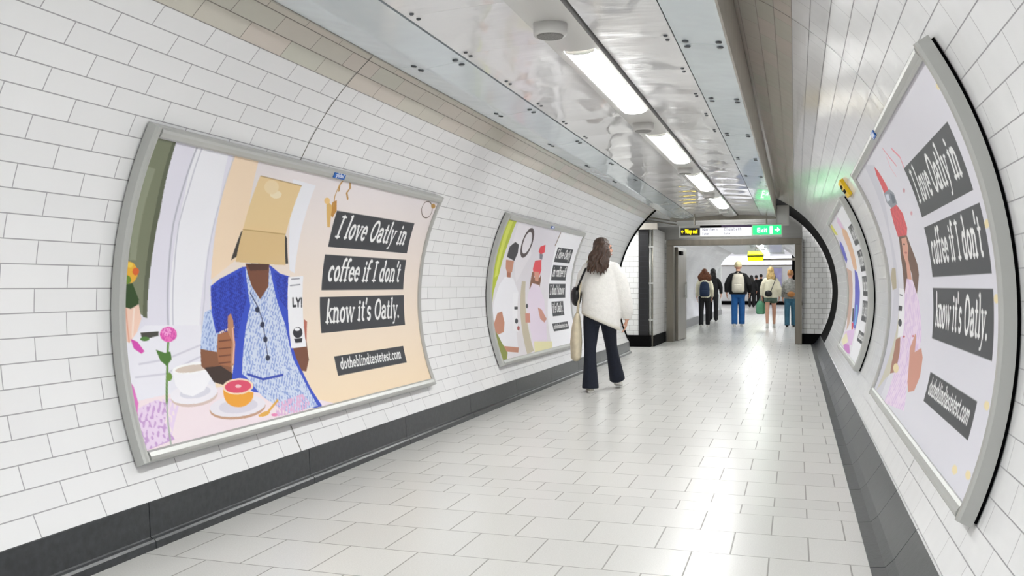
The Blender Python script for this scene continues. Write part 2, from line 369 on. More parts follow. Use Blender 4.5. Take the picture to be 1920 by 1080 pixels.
# ------------------------------------------------------------------ lettering and printed artwork
def A(cx, cy, rx, ry, a0, a1, n=10): return [(cx+rx*math.cos(math.radians(a0+(a1-a0)*i/n)), cy+ry*math.sin(math.radians(a0+(a1-a0)*i/n))) for i in range(n+1)]
X = .48; T = .15
def sf(x, y, w=.08): return ('s', [(x-w, y), (x+w, y)])
def GL():
    g = {}
    h = 'h'; s = 's'
    g[' '] = (.22, [])
    g['I'] = (.30, [(h, [(.15, 0), (.15, .74)]), sf(.15, .02, .12), sf(.15, .72, .12)])
    g['l'] = (.24, [(h, [(.12, 0), (.12, .78)]), sf(.12, .02), ('s', [(.04, .77), (.12, .77)])])
    g['i'] = (.24, [(h, [(.12, 0), (.12, X)]), sf(.12, .02), ('s', [(.04, X-.01), (.12, X-.01)]), ('d', [(.12, .66), (.12, .67)])])
    g['o'] = (.40, [(h, A(.2, .24, .13, .23, 90, 270)), (h, A(.2, .24, .13, .23, -90, 90))])
    g['O'] = (.56, [(h, A(.28, .37, .2, .36, 90, 270, 14)), (h, A(.28, .37, .2, .36, -90, 90, 14))])
    g['c'] = (.36, [(h, A(.2, .24, .13, .23, 50, 300))])
    g['e'] = (.38, [(h, A(.2, .24, .13, .23, 0, 310)), ('s', [(.07, .26), (.33, .26)])])
    g['v'] = (.40, [(h, [(.07, X), (.2, 0)]), ('s', [(.2, 0), (.33, X)]), sf(.07, X-.01, .06), sf(.33, X-.01, .06)])
    g['w'] = (.60, [(h, [(.06, X), (.18, 0)]), ('s', [(.18, 0), (.3, X)]), (h, [(.3, X), (.42, 0)]), ('s', [(.42, 0), (.54, X)]), sf(.06, X-.01, .06), sf(.54, X-.01, .06)])
    g['y'] = (.40, [(h, [(.07, X), (.2, .02)]), ('s', [(.33, X), (.2, .02), (.14, -.2), (.05, -.22)]), sf(.07, X-.01, .06), sf(.33, X-.01, .06)])
    g['a'] = (.40, [(h, A(.18, .35, .12, .13, 160, 0, 6)+[(.30, .35), (.30, .02)]), (h, A(.18, .14, .12, .13, 80, 320)), ('s', [(.3, .02), (.38, .02)])])
    g['t'] = (.28, [(h, [(.13, .64), (.13, .1)]+A(.2, .1, .07, .09, 180, 290, 5)), ('s', [(.03, X-.01), (.24, X-.01)])])
    g['n'] = (.44, [(h, [(.1, 0), (.1, X)]), (h, [(.1, .3)]+A(.22, .33, .11, .14, 160, 0, 6)+[(.33, 0)]), sf(.1, .02), sf(.34, .02), ('s', [(.02, X-.01), (.1, X-.01)])])
    g['m'] = (.66, [(h, [(.1, 0), (.1, X)]), (h, [(.1, .3)]+A(.21, .33, .11, .14, 160, 0, 6)+[(.32, 0)]), (h, [(.32, .3)]+A(.44, .33, .11, .14, 160, 0, 6)+[(.55, 0)]), sf(.1, .02, .06), sf(.32, .02, .06), sf(.56, .02, .06)])
    g['h'] = (.44, [(h, [(.1, 0), (.1, .78)]), (h, [(.1, .3)]+A(.22, .33, .11, .14, 160, 0, 6)+[(.33, 0)]), sf(.1, .02), sf(.34, .02)])
    g['f'] = (.28, [(h, [(.11, 0), (.11, .62)]+A(.2, .62, .09, .15, 180, 60, 6)), ('s', [(.02, X-.01), (.25, X-.01)]), sf(.11, .02)])
    g['d'] = (.42, [(h, A(.18, .24, .12, .23, 60, 300)), (h, [(.31, 0), (.31, .78)]), ('s', [(.24, .77), (.31, .77)]), ('s', [(.31, .02), (.38, .02)])])
    g['b'] = (.42, [(h, A(.23, .24, .12, .23, 120, -120)), (h, [(.1, .0), (.1, .78)]), ('s', [(.03, .77), (.1, .77)])])
    g['k'] = (.42, [(h, [(.1, 0), (.1, .78)]), ('s', [(.12, .22), (.32, X)]), (h, [(.18, .3), (.35, .02)]), sf(.1, .02), sf(.36, .02, .06), sf(.32, X-.01, .06)])
    g['s'] = (.34, [(h, A(.17, .35, .1, .115, 40, 270, 7)+A(.17, .12, .1, .115, 90, -140, 7))])
    g["'"] = (.14, [(h, [(.07, .78), (.05, .62)])])
    g['.'] = (.2, [('d', [(.08, .03), (.081, .03)])])
    g['W'] = (.8, [(h, [(.05, .72), (.22, 0)]), (h, [(.22, 0), (.4, .7)]), (h, [(.4, .7), (.58, 0)]), (h, [(.58, 0), (.75, .72)])])
    g['u'] = (.42, [(h, [(.08, X), (.08, .16)]+A(.2, .14, .12, .13, 180, 350, 6)), (h, [(.33, X), (.33, 0)])])
    g['g'] = (.42, [(h, A(.18, .24, .12, .23, 60, 300)), (h, [(.31, X), (.31, -.1)]+A(.2, -.1, .11, .12, 0, -150, 6))])
    g['r'] = (.3, [(h, [(.09, 0), (.09, X)]), (h, [(.09, .28)]+A(.2, .34, .09, .12, 150, 60, 4))])
    g['z'] = (.36, [(s, [(.04, .46), (.32, .46)]), (h, [(.32, .46), (.04, .02)]), (s, [(.04, .02), (.32, .02)])])
    g['N'] = (.56, [(h, [(.08, 0), (.08, .72)]), (h, [(.08, .72), (.46, 0)]), (h, [(.46, 0), (.46, .72)])])
    g['E'] = (.46, [(h, [(.08, 0), (.08, .72)]), (h, [(.08, .7), (.42, .7)]), (h, [(.08, .36), (.38, .36)]), (h, [(.08, .02), (.42, .02)])])
    g['x'] = (.4, [(h, [(.05, X), (.34, 0)]), (h, [(.34, X), (.05, 0)])])
    g['<'] = (.7, [(h, [(.64, .3), (.08, .3)]), (h, [(.32, .56), (.06, .3), (.32, .04)])])
    g['>'] = (.7, [(h, [(.06, .3), (.62, .3)]), (h, [(.38, .56), (.64, .3), (.38, .04)])])
    return g
GLY = GL()
def text_strokes(txt, x0, y0, x1, h, slant=.22, track=.0, sans=False):
    """lines of (weight, points); the baseline starts at (x0, y0) and the text fills up to x1; y grows downwards"""
    wtot = sum(GLY[c][0]+track for c in txt); sx = (x1-x0)/wtot; x = 0; out = []
    for c in txt:
        w_, st = GLY[c]
        for k, pts in st:
            if sans and k == 's' and c not in 'eftzyvwk': continue
            wt = {'h': .115, 's': .065, 'd': .135}[k]
            if sans: wt = .1 if k != 'd' else .12
            out.append((wt*h, [(x0+(x+px)*sx+py*h*slant, y0-py*h) for px, py in pts]))
        x += w_+track
    return out
class Print:
    """a small raster for printed artwork: kept as the vertex colours of a fine grid"""
    def __init__(s, wm, hm, nx, ny):
        s.w, s.h, s.nx, s.ny = wm, hm, nx, ny; s.S = 2
        s.img = np.ones((ny*2, nx*2, 3)); s.px = wm/(nx*2); s.py = hm/(ny*2)
    def rect(s, xs, ys, pad=0):
        i0 = max(0, int((min(xs)-pad)/s.px)-1); i1 = min(s.nx*2, int((max(xs)+pad)/s.px)+2)
        j0 = max(0, int((min(ys)-pad)/s.py)-1); j1 = min(s.ny*2, int((max(ys)+pad)/s.py)+2)
        if i1 <= i0 or j1 <= j0: return None
        gx, gy = np.meshgrid((np.arange(i0, i1)+.5)*s.px, (np.arange(j0, j1)+.5)*s.py)
        return i0, i1, j0, j1, gx, gy
    def poly(s, c, P, th=None, k=None):
        xs = [p[0]*s.w for p in P]; ys = [p[1]*s.h for p in P]
        r = s.rect(xs, ys)
        if r is None: return
        i0, i1, j0, j1, gx, gy = r; ins = np.zeros(gx.shape, bool); n = len(P)
        for a in range(n):
            x1, y1, x2, y2 = xs[a], ys[a], xs[(a+1) % n], ys[(a+1) % n]
            if y1 == y2: continue
            c_ = ((y1 > gy) != (y2 > gy)) & (gx < (x2-x1)*(gy-y1)/(y2-y1)+x1); ins ^= c_
        if th is not None:
            f = k/1.6
            v = np.sin(gx*f*1.7+np.sin(gy*f*2.1)*1.6)*np.sin(gy*f*1.9+np.sin(gx*f*2.7+1)*1.7)*.5+.5+.25*np.sin(gx*f*4.3+gy*f*3.1)
            ins &= v > th
        s.img[j0:j1, i0:i1][ins] = c
    def line(s, c, wd, P):       # P in metres
        for (x1, y1), (x2, y2) in zip(P[:-1], P[1:]):
            r = s.rect([x1, x2], [y1, y2], wd)
            if r is None: continue
            i0, i1, j0, j1, gx, gy = r; dx, dy = x2-x1, y2-y1; L2 = dx*dx+dy*dy+1e-12
            t = np.clip(((gx-x1)*dx+(gy-y1)*dy)/L2, 0, 1); d = np.hypot(gx-x1-t*dx, gy-y1-t*dy)
            a = np.clip((wd/2-d)/max(s.px, s.py)+.5, 0, 1)[..., None]
            s.img[j0:j1, i0:i1] = s.img[j0:j1, i0:i1]*(1-a)+np.array(c)*a
    def ops(s, L):
        for o in L:
            if o[0] == 'g':
                a, b = np.array(lin(o[1])), np.array(lin(o[2])); t = np.linspace(0, 1, s.ny*2)[:, None, None]; s.img[:] = a*(1-t)+b*t
            elif o[0] == 'p': s.poly(lin(o[1]), [(x/1000, y/1000) for x, y in o[2]])
            elif o[0] == 's': s.poly(lin(o[1]), [(x/1000, y/1000) for x, y in o[4]], o[3], o[2])
            elif o[0] == 'l': s.line(lin(o[1]), o[2]*.0018, [(x/1000*s.w, y/1000*s.h) for x, y in o[3]])
    def block(s, q, txt, fill='3a3c41', ink='f2f2f2', fs=.80, base=.72, pad=.05):
        """q: u0, u1, v0, v1 of a dark caption block"""
        u0, u1, v0, v1 = q
        s.poly(lin(fill), [(u0, v0), (u1, v0), (u1, v1), (u0, v1)])
        x0, x1, y0, y1 = u0*s.w, u1*s.w, v0*s.h, v1*s.h; H = y1-y0; W_ = x1-x0
        for wt, P in text_strokes(txt, x0+W_*pad, y0+H*base, x1-W_*(pad+.02), H*fs): s.line(lin(ink), wt, P)
    def colours(s):
        a = s.img.reshape(s.ny, 2, s.nx, 2, 3).mean((1, 3)); return a
M_print = bpy.data.materials.new('printed_paper'); M_print.use_nodes = True
_b = M_print.node_tree.nodes['Principled BSDF']; _b.inputs['Roughness'].default_value = .42; _b.inputs['Specular IOR Level'].default_value = .35
_v = M_print.node_tree.nodes.new('ShaderNodeVertexColor'); _v.layer_name = 'ink'; M_print.node_tree.links.new(_v.outputs[0], _b.inputs['Base Color'])
def grid_mesh(fn, nx, ny, cols):
    """fn(u, v) -> x, y, z arrays; cols (ny, nx, 3)"""
    u, v = np.meshgrid((np.arange(nx)+.5)/nx, (np.arange(ny)+.5)/ny)
    u = (u-.5/nx)/(1-1./nx); v = (v-.5/ny)/(1-1./ny)
    x, y, z = fn(u, v); co = np.stack([x, y, z], -1).reshape(-1, 3).astype(np.float32)
    me = bpy.data.meshes.new('mesh'); me.vertices.add(nx*ny); me.vertices.foreach_set('co', co.ravel())
    a = (np.arange(ny-1)[:, None]*nx+np.arange(nx-1)[None, :]).ravel()
    q = np.stack([a, a+nx, a+nx+1, a+1], -1).astype(np.int32); nf = len(q)
    me.loops.add(nf*4); me.loops.foreach_set('vertex_index', q.ravel()); me.polygons.add(nf)
    me.polygons.foreach_set('loop_start', np.arange(nf, dtype=np.int32)*4); me.update(calc_edges=True); me.validate()
    ca = me.color_attributes.new('ink', 'FLOAT_COLOR', 'POINT')
    c4 = np.ones((ny*nx, 4), np.float32); c4[:, :3] = cols.reshape(-1, 3); ca.data.foreach_set('color', c4.ravel())
    me.polygons.foreach_set('use_smooth', [True]*nf)
    return me
M_blue = mat('blue_label', '0a5fb4', .4); M_white = mat('white_ink', 'f0f4ff', .5)
def poster(side, y0, y1, at, ab, ops, blocks, nx, ny, label, ylab, aw=.04, name='advertisement_poster'):
    """side -1 left wall, +1 right; y0/y1 outer frame; at/ab the elevation of the artwork's top and bottom"""
    xm = circ(1.83, 180 if side < 0 else 0)[0]
    t = empty(name, (xm, (y0+y1)/2, circ(1.83, ab)[1] if side > 0 else circ(1.83, 180-ab)[1]), 0, label, 'poster', 'framed posters on the curved walls')
    ox, oy, oz = t.location
    ang = (lambda e: 180-e) if side < 0 else (lambda e: e)
    def pt(r, e, y): x, z = circ(r, ang(e)); return (x-ox, y-oy, z-oz)
    fe = math.degrees(.055/1.8); e0 = at+fe; e1 = ab-fe
    # black backing
    V = []; F = []; n = 36
    for i in range(n+1):
        e = e1+.5+(e0-e1-1.0)*i/n
        V += [pt(1.829, e, y0+.012), pt(1.80, e, y0+.012), pt(1.80, e, y1-.012), pt(1.829, e, y1-.012)]
    for i in range(n):
        for k in range(4): F.append((4*i+k, 4*i+(k+1) % 4, 4*i+4+(k+1) % 4, 4*i+4+k))
    F += [(0, 1, 2, 3), (4*n+3, 4*n+2, 4*n+1, 4*n)]
    mb = MB(); mb.add(V, F); mb.build('backing', M_black, t)
    # frame ends (arched) and rails (straight)
    zb_ = 1.817 if side > 0 else 1.82
    pr = [(0, zb_), (0, 1.777), (.006, 1.768), (.016, 1.764), (aw-.008, 1.768), (aw, 1.776), (aw, zb_)]
    for yy, sg in ((y0, 1), (y1, -1)):
        V = []; F = []; m = len(pr)
        for i in range(n+1):
            e = e1+(e0-e1)*i/n
            for d, r in pr: V.append(pt(r, e, yy+sg*d))
        for i in range(n):
            for k in range(m): F.append((m*i+k, m*i+(k+1) % m, m*i+m+(k+1) % m, m*i+m+k))
        F += [tuple(range(m)), tuple(m*n+k for k in range(m-1, -1, -1))]
        mb = MB(); mb.add(V, F); mb.build('frame_end', M_alu, t)
    for ee, sg in ((e0, -1), (e1, 1)):
        V = []; F = []; m = len(pr); sc = fe/aw
        for yy in (y0+aw, y1-aw):
            for d, r in pr: V.append(pt(r-.001, ee+sg*d*sc, yy))
        for k in range(m): F.append((k, (k+1) % m, m+(k+1) % m, m+k))
        F += [tuple(range(m)), tuple(range(2*m-1, m-1, -1))]
        mb = MB(); mb.add(V, F); mb.build('frame_rail', M_alu, t)
    # printed sheet
    L = y1-y0-2*aw; Hh = math.radians(at-ab)*1.785
    P = Print(L, Hh, nx, ny); P.ops(ops)
    for q, tx in blocks: P.block(q, tx) if len(tx) < 20 else P.block(q, tx, fs=.70, base=.68)
    def fn(u, v):
        yv = (y0+aw+u*L) if side < 0 else (y1-aw-u*L)
        a = np.radians(ang(0)+( -1 if side < 0 else 1)*(at+(ab-at)*v))
        return XC+1.785*np.cos(a)-ox, yv-oy, ZC+1.785*np.sin(a)-oz
    link('artwork', grid_mesh(fn, nx, ny, P.colours()), M_print, t)
    # blue maker's label on the top rail
    if ylab:
        V = []
        for r in (1.7645, 1.7595):
            for e, yy in ((e0-.3, ylab-.07), (e0-.3, ylab+.07), (e0-fe+.35, ylab+.07), (e0-fe+.35, ylab-.07)): V.append(pt(r, e, yy))
        mb = MB(); mb.add(V, [(0, 1, 2, 3), (7, 6, 5, 4), (0, 4, 5, 1), (1, 5, 6, 2), (2, 6, 7, 3), (3, 7, 4, 0)]); lb = mb.build('label', M_blue, t)
        mb = MB(); em = math.radians(fe*.55)*1.76
        for wt, Q in text_strokes('global', -.05, 0, .05, .035, 0, 0, True):
            for (xa, ya), (xb, yb) in zip(Q[:-1], Q[1:]):
                f = lambda xx, yy_: Vector(pt(1.7588, e0-fe*.62-math.degrees(yy_/1.76), ylab+(xx if side < 0 else -xx)))
                if (f(xa, ya)-f(xb, yb)).length > 1e-5: mb.tube([f(xa, ya), f(xb, yb)], .002, 5)
        mb.build('label_lettering', M_white, lb)
    return t
